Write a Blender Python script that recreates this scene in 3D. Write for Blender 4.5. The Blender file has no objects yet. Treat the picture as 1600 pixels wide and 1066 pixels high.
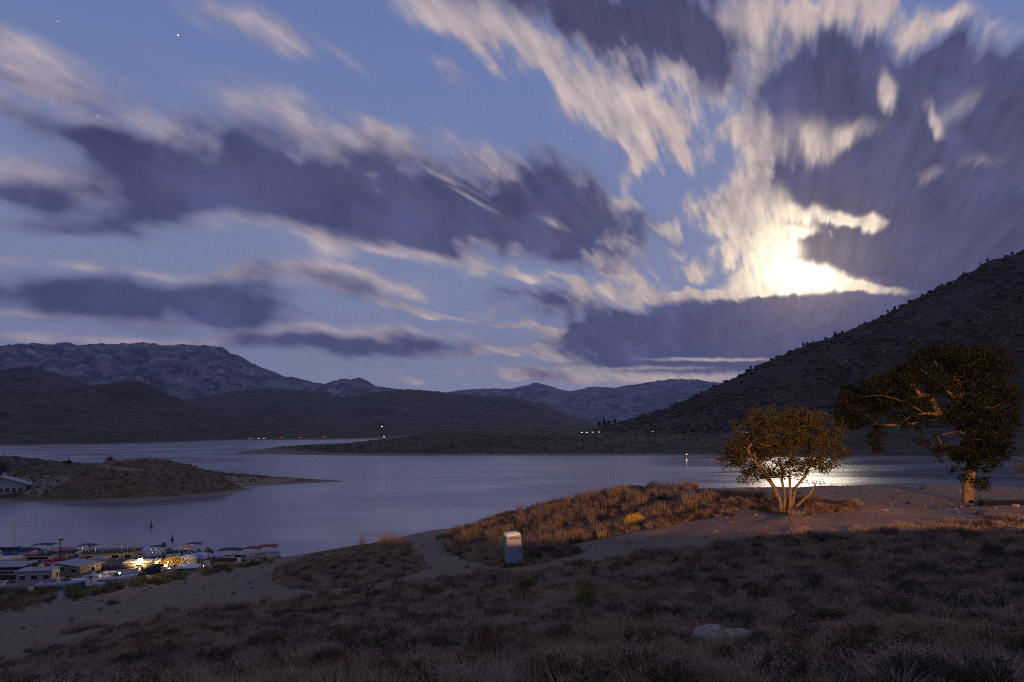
import bpy, bmesh, math, random
import numpy as np
from mathutils import Vector, Matrix, noise as mnoise

# ------------------------------------------------------------------ camera, world, moon
SC = bpy.context.scene
COL = SC.collection
H = 22.0            # camera height above the lake, metres
F = 1067.0          # focal length in photo pixels (24 mm on 36 mm, 1600 px wide)
HOR = 660.0         # photo row of the horizon

cam_d = bpy.data.cameras.new('camera')
cam = bpy.data.objects.new('camera', cam_d)
COL.objects.link(cam)
cam.location = (0, 0, H)
cam.rotation_euler = (math.radians(90), 0, 0)
cam_d.lens = 24
cam_d.sensor_width = 36
cam_d.shift_y = (HOR - 533) / 1600
cam_d.clip_start = 0.1
cam_d.clip_end = 40000
SC.camera = cam

SC.render.engine = 'CYCLES'
SC.view_settings.view_transform = 'Standard'
SC.view_settings.look = 'None'
SC.view_settings.exposure = 0
SC.view_settings.gamma = 1
SC.cycles.max_bounces = 6
SC.cycles.filter_width = 1.1
SC.cycles.use_denoising = False
SC.cycles.volume_bounces = 0
SC.cycles.transparent_max_bounces = 8

MOON_AZ = math.atan((1262 - 800) / F)           # east of the view axis
MOON_EL = math.atan((HOR - 420) / F * math.cos(MOON_AZ))


class NT:
    """tiny helper around a node tree"""
    def __init__(s, tree):
        s.t = tree
        s.n = tree.nodes
        s.l = tree.links

    def new(s, kind, **kw):
        n = s.n.new(kind)
        for k, v in kw.items():
            setattr(n, k, v)
        return n

    def put(s, sock, v):
        if v is None:
            return
        if isinstance(v, bpy.types.NodeSocket):
            s.l.new(v, sock)
        else:
            sock.default_value = v

    def math(s, op, a, b=None, c=None, clamp=False):
        n = s.new('ShaderNodeMath', operation=op, use_clamp=clamp)
        for i, v in enumerate((a, b, c)):
            s.put(n.inputs[i], v)
        return n.outputs[0]

    def vmath(s, op, a, b=None):
        n = s.new('ShaderNodeVectorMath', operation=op)
        s.put(n.inputs[0], a)
        s.put(n.inputs[1], b)
        return n.outputs[1] if op in ('DOT_PRODUCT', 'LENGTH') else n.outputs[0]

    def mix(s, f, a, b, blend='MIX'):
        n = s.new('ShaderNodeMix', data_type='RGBA', blend_type=blend)
        s.put(n.inputs['Factor'], f)
        s.put([i for i in n.inputs if i.name == 'A' and i.type == 'RGBA'][0], a)
        s.put([i for i in n.inputs if i.name == 'B' and i.type == 'RGBA'][0], b)
        return [o for o in n.outputs if o.type == 'RGBA'][0]

    def step(s, v, lo, hi, a=0.0, b=1.0, kind='SMOOTHSTEP'):
        n = s.new('ShaderNodeMapRange', interpolation_type=kind)
        for i, x in enumerate((v, lo, hi, a, b)):
            s.put(n.inputs[i], x)
        return n.outputs[0]

    def noise(s, vec, scale, detail=4, rough=0.5, dist=0.0):
        n = s.new('ShaderNodeTexNoise')
        s.put(n.inputs['Vector'], vec)
        s.put(n.inputs['Scale'], scale)
        s.put(n.inputs['Detail'], detail)
        s.put(n.inputs['Roughness'], rough)
        s.put(n.inputs['Distortion'], dist)
        return n.outputs['Fac']

    def combine(s, x, y, z=0.0):
        n = s.new('ShaderNodeCombineXYZ')
        s.put(n.inputs[0], x)
        s.put(n.inputs[1], y)
        s.put(n.inputs[2], z)
        return n.outputs[0]

    def sep(s, v):
        n = s.new('ShaderNodeSeparateXYZ')
        s.put(n.inputs[0], v)
        return n.outputs


def rgb(r, g, b):
    """display colour 0..255 to linear rgba"""
    f = lambda c: (c / 255 / 12.92) if c <= 10 else ((c / 255 + 0.055) / 1.055) ** 2.4
    return (f(r), f(g), f(b), 1)


# clouds: centre column, centre row (of the photo, turned into directions below), half sizes, tilt
THICK = [
    (600, 285, 360, 75, 10, 1.0), (470, 265, 190, 44, 18, .75), (860, 318, 125, 62, 22, 1.0), (215, 318, 170, 50, 6, .75),
    (720, 345, 260, 42, 4, 1.0), (430, 300, 300, 50, 8, .9), (70, 140, 150, 15, 24, .55), (110, 222, 190, 20, 24, .8), (260, 262, 130, 22, 20, .6), (40, 306, 120, 22, 3, .8),
    (120, 352, 130, 20, -6, .6), (80, 468, 250, 34, 3, 1.0), (290, 478, 170, 36, 2, .95), (380, 450, 110, 34, -6, .8),
    (470, 536, 170, 18, 2, .9), (610, 538, 160, 18, 2, .8), (560, 450, 70, 20, 18, .7), (880, 482, 110, 26, 8, .9),
    (905, 415, 80, 18, 6, .6), (820, 458, 60, 12, 12, .6),
    (1400, 190, 210, 110, 6, 1.3), (1540, 290, 280, 190, 0, 1.3), (1340, 300, 165, 42, 4, 1.25), (1430, 400, 185, 62, 6, 1.4),
    (1350, 120, 120, 62, 10, .9), (1600, 190, 150, 100, 0, 1.1), (1590, 420, 170, 90, 0, 1.0), (1400, 352, 200, 40, 0, .8),
    (1290, 397, 80, 16, 6, 1.0), (1240, 395, 40, 9, 4, .9), (1345, 185, 120, 60, 0, .8),
    (985, 25, 180, 62, 22, 1.0), (860, -10, 200, 60, 18, .9), (1060, -5, 120, 60, 30, .7), (1010, 75, 110, 32, 20, .6),
    (1190, 508, 230, 38, -3, 1.2), (1090, 505, 150, 34, -8, .8), (1000, 522, 130, 28, -8, .9), (1330, 480, 180, 34, -6, 1.3), (1080, 545, 210, 26, 2, 1.2), (1240, 550, 130, 22, -4, 1.0), (1040, 574, 160, 11, 1, 1.0),
    (850, 586, 55, 10, 4, .7), (940, 560, 60, 8, 6, .5), (1300, 468, 60, 10, 0, .7), (1290, 392, 70, 11, 5, 1.2), (1330, 412, 50, 10, 5, .9),
]
THIN = [
    (30, 90, 190, 55, 24, .55), (170, 170, 230, 60, 26, .6), (440, 62, 130, 38, 20, .7), (470, 195, 220, 48, 24, .75),
    (600, 225, 120, 40, 26, .6), (740, 240, 80, 40, 28, .7), (60, 270, 240, 40, 14, .6), (30, 150, 180, 45, 20, .6),
    (720, 30, 140, 42, 30, .75), (820, 85, 160, 44, 38, .85), (960, 140, 150, 60, 40, .85), (1040, 195, 80, 55, 34, .95), (940, 195, 90, 38, 36, .8),
    (1130, 80, 160, 78, -20, .9), (1240, 20, 190, 60, 0, .85), (1420, 22, 200, 36, 4, .7), (1010, 240, 60, 26, 20, .6), (720, 120, 50, 16, 40, .5),
    (982, 312, 34, 22, 20, .8), (1000, 270, 22, 24, 60, .7), (880, 20, 140, 60, 20, .5),
    (1240, 190, 120, 60, 0, 1.1), (1290, 215, 110, 42, -20, 1.1), (1200, 262, 72, 72, 0, 1.2), (1135, 322, 62, 44, 10, 1.3),
    (1190, 350, 62, 70, 0, 1.5), (1220, 400, 100, 52, 4, 1.6), (1270, 432, 130, 30, 10, 1.6), (1370, 450, 90, 16, 10, 1.6), (1170, 460, 150, 16, -4, 1.4),
    (1150, 215, 40, 40, 40, .9), (1330, 225, 70, 26, -30, 1.0),
    (1050, 358, 32, 18, -10, .8), (1085, 424, 32, 24, 0, .9), (1045, 400, 18, 18, 0, .5), (1110, 392, 16, 14, 0, .5), (1080, 466, 110, 12, -3, .9),
    (560, 382, 240, 24, 8, .8), (760, 378, 220, 18, 2, .9), (900, 355, 100, 24, 24, .9), (930, 330, 60, 40, 45, .8),
    (200, 424, 260, 12, 2, .6), (440, 430, 150, 20, 6, .8), (560, 432, 130, 26, 14, .8), (640, 478, 130, 9, 12, .6), (760, 410, 52, 12, 22, .5),
    (120, 497, 220, 8, 2, .6), (770, 488, 60, 8, 2, .5), (860, 440, 140, 10, 10, .7), (930, 385, 70, 26, 26, .8), (980, 430, 80, 26, 24, .9), (1000, 462, 90, 16, 12, .8), (920, 470, 60, 26, 20, .8),
    (80, 530, 260, 12, 1, .8), (330, 530, 180, 12, 0, .7), (560, 522, 190, 20, 3, .8), (700, 545, 100, 11, 4, .8), (850, 552, 130, 9, 3, 1.2), (800, 508, 160, 8, 8, .5),
    (930, 585, 200, 14, 3, 1.2), (800, 588, 70, 10, 2, 1.0), (650, 594, 44, 10, 4, .6), (610, 580, 40, 6, 0, .4), (920, 545, 120, 18, 16, 1.3), (1060, 568, 190, 10, 2, .9), (1000, 585, 170, 12, 0, .9), (1150, 568, 80, 6, -4, 1.1), (1090, 592, 80, 8, 0, .7),
    (860, 520, 100, 12, 10, .6),
]


# bright gaps torn in the thick cloud
GAPS = [
    (1389, 128, 17, 36, 4, 1.0), (1462, 188, 14, 30, -32, .7), (1500, 165, 50, 20, -30, .35), (1450, 280, 22, 14, -25, .5), (1530, 250, 50, 14, -20, .3),
    (1262, 335, 34, 17, 6, .9), (1312, 343, 24, 13, 0, 1.1), (1364, 348, 22, 14, 0, 1.2), (1338, 346, 40, 7, 0, .6),
    (1215, 385, 42, 26, 20, 1.0), (1255, 362, 26, 10, 0, .7), (1262, 428, 70, 17, 9, 1.2), (1175, 430, 34, 14, 0, .8), (1340, 447, 75, 8, 9, 1.2), (1235, 448, 110, 13, -3, 1.2), (1180, 440, 50, 18, 0, .7), (1200, 345, 44, 55, 0, .9), (1330, 215, 55, 18, -28, .6), (1250, 215, 70, 40, 0, .6), (1130, 462, 90, 6, -2, .9),
    (1000, 575, 130, 4, 0, .6), (1110, 562, 110, 3.5, 0, .9), (740, 312, 44, 5, 28, .5), (700, 280, 60, 6, 24, .4), (860, 345, 40, 8, 30, .4),
]


def make_world():
    w = bpy.data.worlds.new('World')
    SC.world = w
    w.use_nodes = True
    T = NT(w.node_tree)
    T.n.clear()
    out = T.new('ShaderNodeOutputWorld')
    bg = T.new('ShaderNodeBackground')
    T.l.new(bg.outputs[0], out.inputs[0])
    tc = T.new('ShaderNodeTexCoord')
    d = tc.outputs['Generated']
    x, y, z = T.sep(d)
    # moonlit clear sky: the same physics as a sunlit one, much dimmer
    sky = T.new('ShaderNodeTexSky', sky_type='NISHITA', sun_disc=False)
    sky.sun_elevation = MOON_EL
    sky.sun_rotation = MOON_AZ
    sky.altitude = 800
    sky.air_density = 1.0
    sky.dust_density = 0.6
    sky.ozone_density = 3.0
    clear = T.mix(1.0, sky.outputs[0], SKYTINT, 'MULTIPLY')
    grad = T.mix(T.step(z, .0, .55, 0.0, 1.0, 'LINEAR'), rgb(148, 154, 182), rgb(106, 128, 183))
    clear = T.mix(.88, clear, grad)
    # direction relative to the wind's vanishing point on the horizon
    ys = T.math('MAXIMUM', y, 0.12)
    s = T.math('DIVIDE', x, ys)
    t = T.math('DIVIDE', z, ys)
    vps, vpt = (1240 - 800) / F, (HOR - 700) / F
    qx = T.math('SUBTRACT', s, vps)
    qy = T.math('SUBTRACT', t, vpt)
    ang = T.math('ARCTAN2', qy, qx)
    rad = T.math('LOGARITHM', T.math('ADD', T.math('SQRT', T.math('ADD', T.math('MULTIPLY', qx, qx), T.math('MULTIPLY', qy, qy))), .02), 2.718)
    comb = T.noise(T.combine(T.math('MULTIPLY', ang, 24.0), T.math('MULTIPLY', rad, 4.6)), 1.0, 3, .5)
    comb2 = T.noise(T.combine(T.math('MULTIPLY', ang, 9.0), T.math('MULTIPLY', rad, 3.0), 7.0), 1.0, 2, .5)
    amt = T.math('ADD', T.math('MULTIPLY', T.math('SUBTRACT', comb, .5), .12), T.math('MULTIPLY', T.math('SUBTRACT', comb2, .5), .26))
    rr = T.math('SQRT', T.math('ADD', T.math('MULTIPLY', qx, qx), T.math('MULTIPLY', qy, qy)))
    calm = T.step(rr, .12, .5, .16, 1.0)
    calm2 = T.step(rr, .10, .35, .25, 1.0)
    amt = T.math('MULTIPLY', amt, calm)
    q = T.combine(T.math('MULTIPLY_ADD', qx, amt, s), T.math('MULTIPLY_ADD', qy, amt, t))
    # lumps of the clouds themselves
    lump = T.noise(T.combine(T.math('MULTIPLY', ang, 6.0), T.math('MULTIPLY', rad, 4.5), 3.0), 1.0, 3, .5, .2)
    lump2 = T.noise(T.combine(T.math('MULTIPLY', ang, 14.0), T.math('MULTIPLY', rad, 5.0), 9.0), 1.0, 2, .5, .0)
    q = T.vmath('ADD', q, T.combine(T.math('MULTIPLY', T.math('MULTIPLY', T.math('SUBTRACT', lump, .5), .14), calm), T.math('MULTIPLY', T.math('MULTIPLY', T.math('SUBTRACT', lump2, .5), .035), calm)))

    q0 = T.combine(T.math('MULTIPLY_ADD', qx, T.math('MULTIPLY', amt, .7), s), T.math('MULTIPLY_ADD', qy, T.math('MULTIPLY', amt, .7), t))

    def field(blobs, lo, hi, size, q=q):
        acc = None
        for (cx, cy, rx, ry, a, amp) in blobs:
            m = T.new('ShaderNodeMapping', vector_type='TEXTURE')
            T.l.new(q, m.inputs[0])
            m.inputs['Location'].default_value = ((cx - 800) / F, (HOR - cy) / F, 0)
            m.inputs['Rotation'].default_value = (0, 0, -math.radians(a))
            m.inputs['Scale'].default_value = (rx * size / F, ry * size / F, 1)
            g = T.new('ShaderNodeTexGradient', gradient_type='SPHERICAL')
            T.l.new(m.outputs[0], g.inputs[0])
            v = T.step(g.outputs['Fac'], lo, hi, 0.0, amp)
            acc = v if acc is None else T.math('ADD', acc, v)
        return acc
    thick = field(THICK, 0.0, .95, 1.7)
    thin = field(THIN, 0.0, .95, 1.3)
    gaps = field(GAPS, 0.0, 1.0, 1.55, q0)
    # the rest of the sky, outside the picture, carries the same broken streaked clouds
    far = T.combine(T.math('DIVIDE', x, T.math('ADD', T.math('ABSOLUTE', z), .18)), T.math('DIVIDE', y, T.math('ADD', T.math('ABSOLUTE', z), .18)))
    fm = T.new('ShaderNodeMapping')
    T.l.new(far, fm.inputs[0])
    fm.inputs['Rotation'].default_value = (0, 0, math.radians(24))
    fm.inputs['Scale'].default_value = (1.6, .4, 1)
    gen = T.noise(fm.outputs[0], 1.0, 6, .55)
    inside = T.step(y, .42, .66)
    thick = T.math('ADD', T.math('MULTIPLY', thick, inside), T.math('MULTIPLY', T.step(gen, .5, .68), T.math('SUBTRACT', 1.0, inside)))
    thin = T.math('ADD', T.math('MULTIPLY', thin, inside), T.math('MULTIPLY', T.step(gen, .42, .6), T.math('SUBTRACT', 1.0, inside)))
    brk = T.math('SUBTRACT', T.noise(T.combine(T.math('MULTIPLY', ang, 11.0), T.math('MULTIPLY', rad, 7.5), 33.0), 1.0, 3, .55), .5)
    brk2 = T.math('SUBTRACT', T.noise(T.combine(T.math('MULTIPLY', ang, 19.0), T.math('MULTIPLY', rad, 9.0), 47.0), 1.0, 3, .55), .5)
    thick = T.math('MULTIPLY', thick, T.math('MULTIPLY_ADD', T.math('MULTIPLY', brk, calm2), 2.6, 1.0))
    thin = T.math('MULTIPLY', thin, T.math('MULTIPLY_ADD', T.math('MULTIPLY', brk2, calm2), 3.4, 1.0))
    n1 = T.math('MULTIPLY', T.math('SUBTRACT', comb, .5), calm)
    n2 = T.math('SUBTRACT', lump, .5)
    tk = T.math('ADD', thick, T.math('MULTIPLY', T.math('ADD', T.math('MULTIPLY', n1, .9), T.math('MULTIPLY', n2, .7)), T.math('MINIMUM', T.math('MULTIPLY', thick, 2.0), .6)))
    tn0 = T.math('ADD', thin, T.math('MULTIPLY', thick, .42))
    tn = T.math('ADD', tn0, T.math('MULTIPLY', T.math('ADD', T.math('MULTIPLY', n1, 1.9), T.math('MULTIPLY', n2, 1.0)), T.math('MINIMUM', tn0, .5)))
    a_thin = T.step(tn, .0, 1.05)
    # a hole puncher: strong thin blobs (the lit gaps) eat into the thick cloud
    hole = T.math('MULTIPLY', T.step(T.math('MULTIPLY_ADD', n1, T.math('MULTIPLY', gaps, 1.4), gaps), .0, .9), .92)
    a_thick = T.math('MULTIPLY', T.step(tk, .04, 1.2), T.math('SUBTRACT', 1.0, hole))
    a_thin = T.math('MAXIMUM', a_thin, hole)
    # light: moon behind the clouds
    md = (math.sin(MOON_AZ) * math.cos(MOON_EL), math.cos(MOON_AZ) * math.cos(MOON_EL), math.sin(MOON_EL))
    c = T.vmath('DOT_PRODUCT', d, md)
    th = T.math('ARCCOSINE', T.math('MINIMUM', c, 1.0))      # angle from the moon
    g_wide = T.math('POWER', 2.718, T.math('MULTIPLY', T.math('DIVIDE', th, .32), -1.0))
    g_mid = T.math('POWER', 2.718, T.math('MULTIPLY', T.math('POWER', T.math('DIVIDE', th, .088), 2.0), -1.0))
    g_core = T.math('POWER', 2.718, T.math('MULTIPLY', T.math('POWER', T.math('DIVIDE', th, .055), 2.0), -1.0))
    lit = T.mix(g_wide, rgb(172, 162, 176), rgb(244, 222, 198))
    lit = T.mix(T.math('MULTIPLY', g_mid, 1.0), lit, (1.5, 1.28, .90, 1))
    lit = T.mix(g_core, lit, (3.2, 2.7, 1.9, 1))
    lit = T.mix(1.0, lit, T.mix(T.math('ADD', T.math('MULTIPLY_ADD', brk2, 1.2, T.math('MULTIPLY', n1, 1.8)), .5, None, True), (.52, .53, .64, 1), (1.36, 1.30, 1.2, 1)), 'MULTIPLY')
    dark = T.mix(T.step(T.math('MULTIPLY_ADD', n2, .9, T.math('MULTIPLY_ADD', n1, .25, .5)), .25, .8), rgb(46, 50, 88), rgb(68, 75, 116))
    soft = T.noise(T.combine(T.math('MULTIPLY', ang, 5.0), T.math('MULTIPLY', rad, 3.5), 21.0), 1.0, 3, .55)
    dark = T.mix(T.math('MULTIPLY', T.step(soft, .5, .72), .5), dark, rgb(94, 98, 152))
    dark = T.mix(T.step(tk, .5, 1.5, .55, 0.0), dark, rgb(92, 98, 140))
    dark = T.mix(T.math('MULTIPLY', g_wide, .18), dark, rgb(120, 118, 158))
    dark = T.mix(T.math('MULTIPLY', g_mid, .30), dark, rgb(160, 128, 112))
    clear = T.mix(T.math('MULTIPLY', g_mid, .4), clear, rgb(190, 180, 190))
    colr = T.mix(T.math('MULTIPLY', a_thin, .93), clear, lit)
    colr = T.mix(T.math('MULTIPLY', a_thick, .94), colr, dark)
    # a few bright stars
    stars = None
    for (sx, sy, r, b) in ((278, 55, 1.0, 1.0), (892, 217, .9, .7), (152, 182, .8, .3), (665, 194, .8, .25), (90, 33, .8, .3), (784, 88, .8, .3)):
        v = Vector(((sx - 800) / F, 1, (HOR - sy) / F)).normalized()
        cc = T.math('GREATER_THAN', T.vmath('DOT_PRODUCT', d, tuple(v)), math.cos(r / 1067))
        cc = T.math('MULTIPLY', cc, b)
        stars = cc if stars is None else T.math('ADD', stars, cc)
    colr = T.mix(1.0, colr, T.combine(stars, stars, stars), 'ADD')
    # ground-ward directions: dim earth
    colr = T.mix(T.step(z, -.02, .0, 1.0, 0.0), colr, (.05, .045, .06, 1))
    T.l.new(colr, bg.inputs[0])
    bg.inputs[1].default_value = 1.0
    w.cycles.sampling_method = 'MANUAL'
    w.cycles.sample_map_resolution = 1024


SKYTINT = (.045, .036, .045, 1)
make_world()

moon_l = bpy.data.lights.new('moonlight', 'SUN')
moon_l.energy = 0.25
moon_l.angle = math.radians(6)
moon_l.color = (1.0, .86, .66)
moon = bpy.data.objects.new('moonlight', moon_l)
COL.objects.link(moon)
moon.rotation_euler = (math.radians(90) - MOON_EL, 0, math.pi - MOON_AZ)
moon.rotation_euler = Vector((math.sin(MOON_AZ) * math.cos(MOON_EL), math.cos(MOON_AZ) * math.cos(MOON_EL), math.sin(MOON_EL))).to_track_quat('Z', 'Y').to_euler()

# ------------------------------------------------------------------ helpers
rng = np.random.default_rng(7)
random.seed(7)


def tag(o, label=None, cat=None, group=None, kind=None):
    if label: o['label'] = label
    if cat: o['category'] = cat
    if group: o['group'] = group
    if kind: o['kind'] = kind
    return o


def W(px, py, Y):
    """the point seen at a photo pixel when it lies Y metres ahead"""
    return Vector(((px - 800) / F * Y, Y, H - (py - HOR) / F * Y))


def on_water(px, py):
    return W(px, py, H * F / (py - HOR))


_P = rng.permutation(256)
_G = rng.uniform(-1, 1, (256, 2))


def perlin(x, y):
    xi = np.floor(x).astype(int); yi = np.floor(y).astype(int)
    xf = x - xi; yf = y - yi
    u = xf ** 3 * (xf * (xf * 6 - 15) + 10); v = yf ** 3 * (yf * (yf * 6 - 15) + 10)
    def g(ix, iy, dx, dy):
        h = _P[(_P[ix & 255] + iy) & 255]
        return _G[h, 0] * dx + _G[h, 1] * dy
    a = g(xi, yi, xf, yf); b = g(xi + 1, yi, xf - 1, yf)
    c = g(xi, yi + 1, xf, yf - 1); d = g(xi + 1, yi + 1, xf - 1, yf - 1)
    return (a + u * (b - a)) + v * ((c + u * (d - c)) - (a + u * (b - a)))


def fbm(x, y, octv=5, gain=.5):
    s = 0; a = 1.0; t = 0
    for i in range(octv):
        s = s + a * perlin(x * 2 ** i + 17.3 * i, y * 2 ** i + 9.1 * i); t += a; a *= gain
    return s / t


def ridged(x, y, octv=5, gain=.55):
    s = 0; a = 1.0; t = 0
    for i in range(octv):
        s = s + a * (1 - 2.2 * np.abs(perlin(x * 2 ** i + 5.3 * i, y * 2 ** i + 3.7 * i))); t += a; a *= gain
    return s / t


def grid_mesh(name, X, Y, Z, mat, attrs=None, smooth=True):
    r, c = X.shape
    me = bpy.data.meshes.new(name)
    co = np.stack([X, Y, Z], -1).reshape(-1, 3).astype(np.float32)
    i = np.arange(r * c).reshape(r, c)
    q = np.stack([i[:-1, :-1], i[:-1, 1:], i[1:, 1:], i[1:, :-1]], -1).reshape(-1, 4)
    me.vertices.add(len(co)); me.vertices.foreach_set('co', co.ravel())
    me.loops.add(q.size); me.loops.foreach_set('vertex_index', q.ravel().astype(np.int32))
    me.polygons.add(len(q)); me.polygons.foreach_set('loop_start', (np.arange(len(q)) * 4).astype(np.int32))
    if smooth:
        me.polygons.foreach_set('use_smooth', np.ones(len(q), bool))
    me.update(); me.validate()
    for k, v in (attrs or {}).items():
        a = me.attributes.new(k, 'FLOAT', 'POINT'); a.data.foreach_set('value', v.ravel().astype(np.float32))
    me.materials.append(mat)
    o = bpy.data.objects.new(name, me); COL.objects.link(o)
    return o


class MB:
    """collects shapes and links them as one mesh object"""
    def __init__(s):
        s.v = []; s.f = []

    def add(s, vs, fs):
        b = len(s.v)
        s.v += [tuple(v) for v in vs]; s.f += [tuple(i + b for i in f) for f in fs]
        return s

    def box(s, c, d, rz=0, taper=1.0):
        x, y, z = (k / 2 for k in d); co, si = math.cos(rz), math.sin(rz); vs = []
        for k, tz in ((-z, 1), (z, taper)):
            for i, j in ((-x, -y), (x, -y), (x, y), (-x, y)):
                i *= tz; j *= tz
                vs.append((c[0] + i * co - j * si, c[1] + i * si + j * co, c[2] + k))
        return s.add(vs, [(3, 2, 1, 0), (4, 5, 6, 7), (0, 1, 5, 4), (1, 2, 6, 5), (2, 3, 7, 6), (3, 0, 4, 7)])

    def tube(s, pts, rad, n=6, cap=True):
        pts = [Vector(p) for p in pts]; vs = []; fs = []
        if not hasattr(rad, '__len__'): rad = [rad] * len(pts)
        ref = Vector((0.13, 0.21, 1)) if abs((pts[-1] - pts[0]).normalized().z) < .9 else Vector((1, 0.1, 0))
        for k, p in enumerate(pts):
            t = (pts[min(k + 1, len(pts) - 1)] - pts[max(k - 1, 0)]).normalized()
            a = t.cross(ref).normalized(); b = t.cross(a)
            for j in range(n):
                an = 2 * math.pi * j / n
                vs.append(p + (a * math.cos(an) + b * math.sin(an)) * rad[k])
        for k in range(len(pts) - 1):
            for j in range(n):
                fs.append((k * n + j, k * n + (j + 1) % n, (k + 1) * n + (j + 1) % n, (k + 1) * n + j))
        if cap:
            fs.append(tuple(range(n))[::-1]); fs.append(tuple((len(pts) - 1) * n + j for j in range(n)))
        return s.add(vs, fs)

    def loft(s, rings, closed=True, cap=True):
        n = len(rings[0]); vs = [v for r in rings for v in r]; fs = []
        for k in range(len(rings) - 1):
            for j in range(n if closed else n - 1):
                fs.append((k * n + j, k * n + (j + 1) % n, (k + 1) * n + (j + 1) % n, (k + 1) * n + j))
        if cap:
            fs.append(tuple(range(n))[::-1]); fs.append(tuple((len(rings) - 1) * n + j for j in range(n)))
        return s.add(vs, fs)

    def blob(s, c, r, seed=0, sub=2, rough=.25, freq=1.6):
        bm = bmesh.new(); bmesh.ops.create_icosphere(bm, subdivisions=sub, radius=1)
        for v in bm.verts:
            n = mnoise.noise(v.co * freq + Vector((seed * 3.1, seed, 0))) + .5 * mnoise.noise(v.co * freq * 2.3 + Vector((0, seed * 2.2, 5)))
            v.co *= 1 + rough * n
        s.add([(c[0] + v.co.x * r[0], c[1] + v.co.y * r[1], c[2] + v.co.z * r[2]) for v in bm.verts],
              [[v.index for v in f.verts] for f in bm.faces])
        bm.free(); return s

    def build(s, name, mat, parent=None, smooth=False, bevel=0):
        me = bpy.data.meshes.new(name); me.from_pydata(s.v, [], s.f); me.update()
        if smooth: me.polygons.foreach_set('use_smooth', [True] * len(me.polygons))
        me.materials.append(mat)
        o = bpy.data.objects.new(name, me); COL.objects.link(o)
        if parent: o.parent = parent
        if bevel:
            b = o.modifiers.new('bevel', 'BEVEL'); b.width = bevel; b.segments = 2; b.limit_method = 'ANGLE'
        return o


def empty(name, loc, rz=0, rx=0, ry=0):
    o = bpy.data.objects.new(name, None); COL.objects.link(o)
    o.location = loc; o.rotation_euler = (rx, ry, rz); o.empty_display_size = .5
    return o


def copy_tree(o, parent=None):
    c = o.copy(); COL.objects.link(c); c.parent = parent
    for ch in list(o.children): copy_tree(ch, c)
    return c


MATS = {}


def mat(name, col, rough=.7, metal=0, emit=None, strength=1, var=.12, scale=3.0, spec=.4, bump=0, bscale=8):
    """a plain surface with grain: the colour wanders a little over the object"""
    if name in MATS: return MATS[name]
    m = bpy.data.materials.new(name); m.use_nodes = True
    T = NT(m.node_tree); p = T.n['Principled BSDF']
    p.inputs['Roughness'].default_value = rough; p.inputs['Metallic'].default_value = metal
    p.inputs['Specular IOR Level'].default_value = spec
    tc = T.new('ShaderNodeTexCoord')
    n = T.noise(tc.outputs['Object'], scale, 5, .6)
    c = T.mix(T.step(n, .3, .7), tuple(k * (1 - var) for k in col) + (1,), tuple(min(1, k * (1 + var)) for k in col) + (1,))
    T.l.new(c, p.inputs['Base Color'])
    if bump:
        b = T.new('ShaderNodeBump'); b.inputs['Strength'].default_value = bump
        T.l.new(T.noise(tc.outputs['Object'], bscale, 5, .6), b.inputs['Height']); T.l.new(b.outputs[0], p.inputs['Normal'])
    if emit:
        p.inputs['Emission Color'].default_value = tuple(emit) + (1,); p.inputs['Emission Strength'].default_value = strength
    MATS[name] = m
    return m


def land_mat(name, stops, scale, bump=.6, bscale=None, dist=1.0, dark=None, dark_scale=None, dark_amt=(.5, .6), attr=None, attr_col=None, band=0):
    """rock and soil: several colours by noise, darker brush patches, bumps"""
    m = bpy.data.materials.new(name); m.use_nodes = True
    T = NT(m.node_tree); p = T.n['Principled BSDF']
    p.inputs['Roughness'].default_value = .95; p.inputs['Specular IOR Level'].default_value = .15
    g = T.new('ShaderNodeNewGeometry'); pos = g.outputs['Position']
    n = T.noise(pos, scale, 8, .6, .4)
    c = T.mix(T.step(n, .35, .65), stops[0] + (1,), stops[1] + (1,))
    n2 = T.noise(pos, scale * 4.7, 6, .65, .2)
    c = T.mix(T.step(n2, .5, .72), c, stops[2] + (1,))
    if dark:
        n3 = T.noise(pos, dark_scale, 4, .7)
        c = T.mix(T.step(n3, dark_amt[0], dark_amt[1]), c, dark + (1,))
    if band:
        zz = T.sep(pos)[2]
        k = T.step(T.math('ADD', zz, T.math('MULTIPLY', n2, 1.2)), band * .8, band * 1.6, .75, 0.0)
        c = T.mix(k, c, (.20, .165, .135, 1))
    if attr:
        a = T.new('ShaderNodeAttribute', attribute_name=attr)
        k = T.step(T.math('ADD', a.outputs['Fac'], T.math('MULTIPLY', T.math('SUBTRACT', n2, .5), .5)), .35, .6)
        fine = T.noise(pos, scale * 30, 6, .7)
        sand = T.mix(T.step(fine, .3, .7), attr_col[0] + (1,), attr_col[1] + (1,))
        c = T.mix(k, c, sand)
    T.l.new(c, p.inputs['Base Color'])
    b = T.new('ShaderNodeBump'); b.inputs['Strength'].default_value = bump; b.inputs['Distance'].default_value = dist
    T.l.new(T.noise(pos, bscale or scale * 6, 9, .62), b.inputs['Height']); T.l.new(b.outputs[0], p.inputs['Normal'])
    return m


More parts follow.
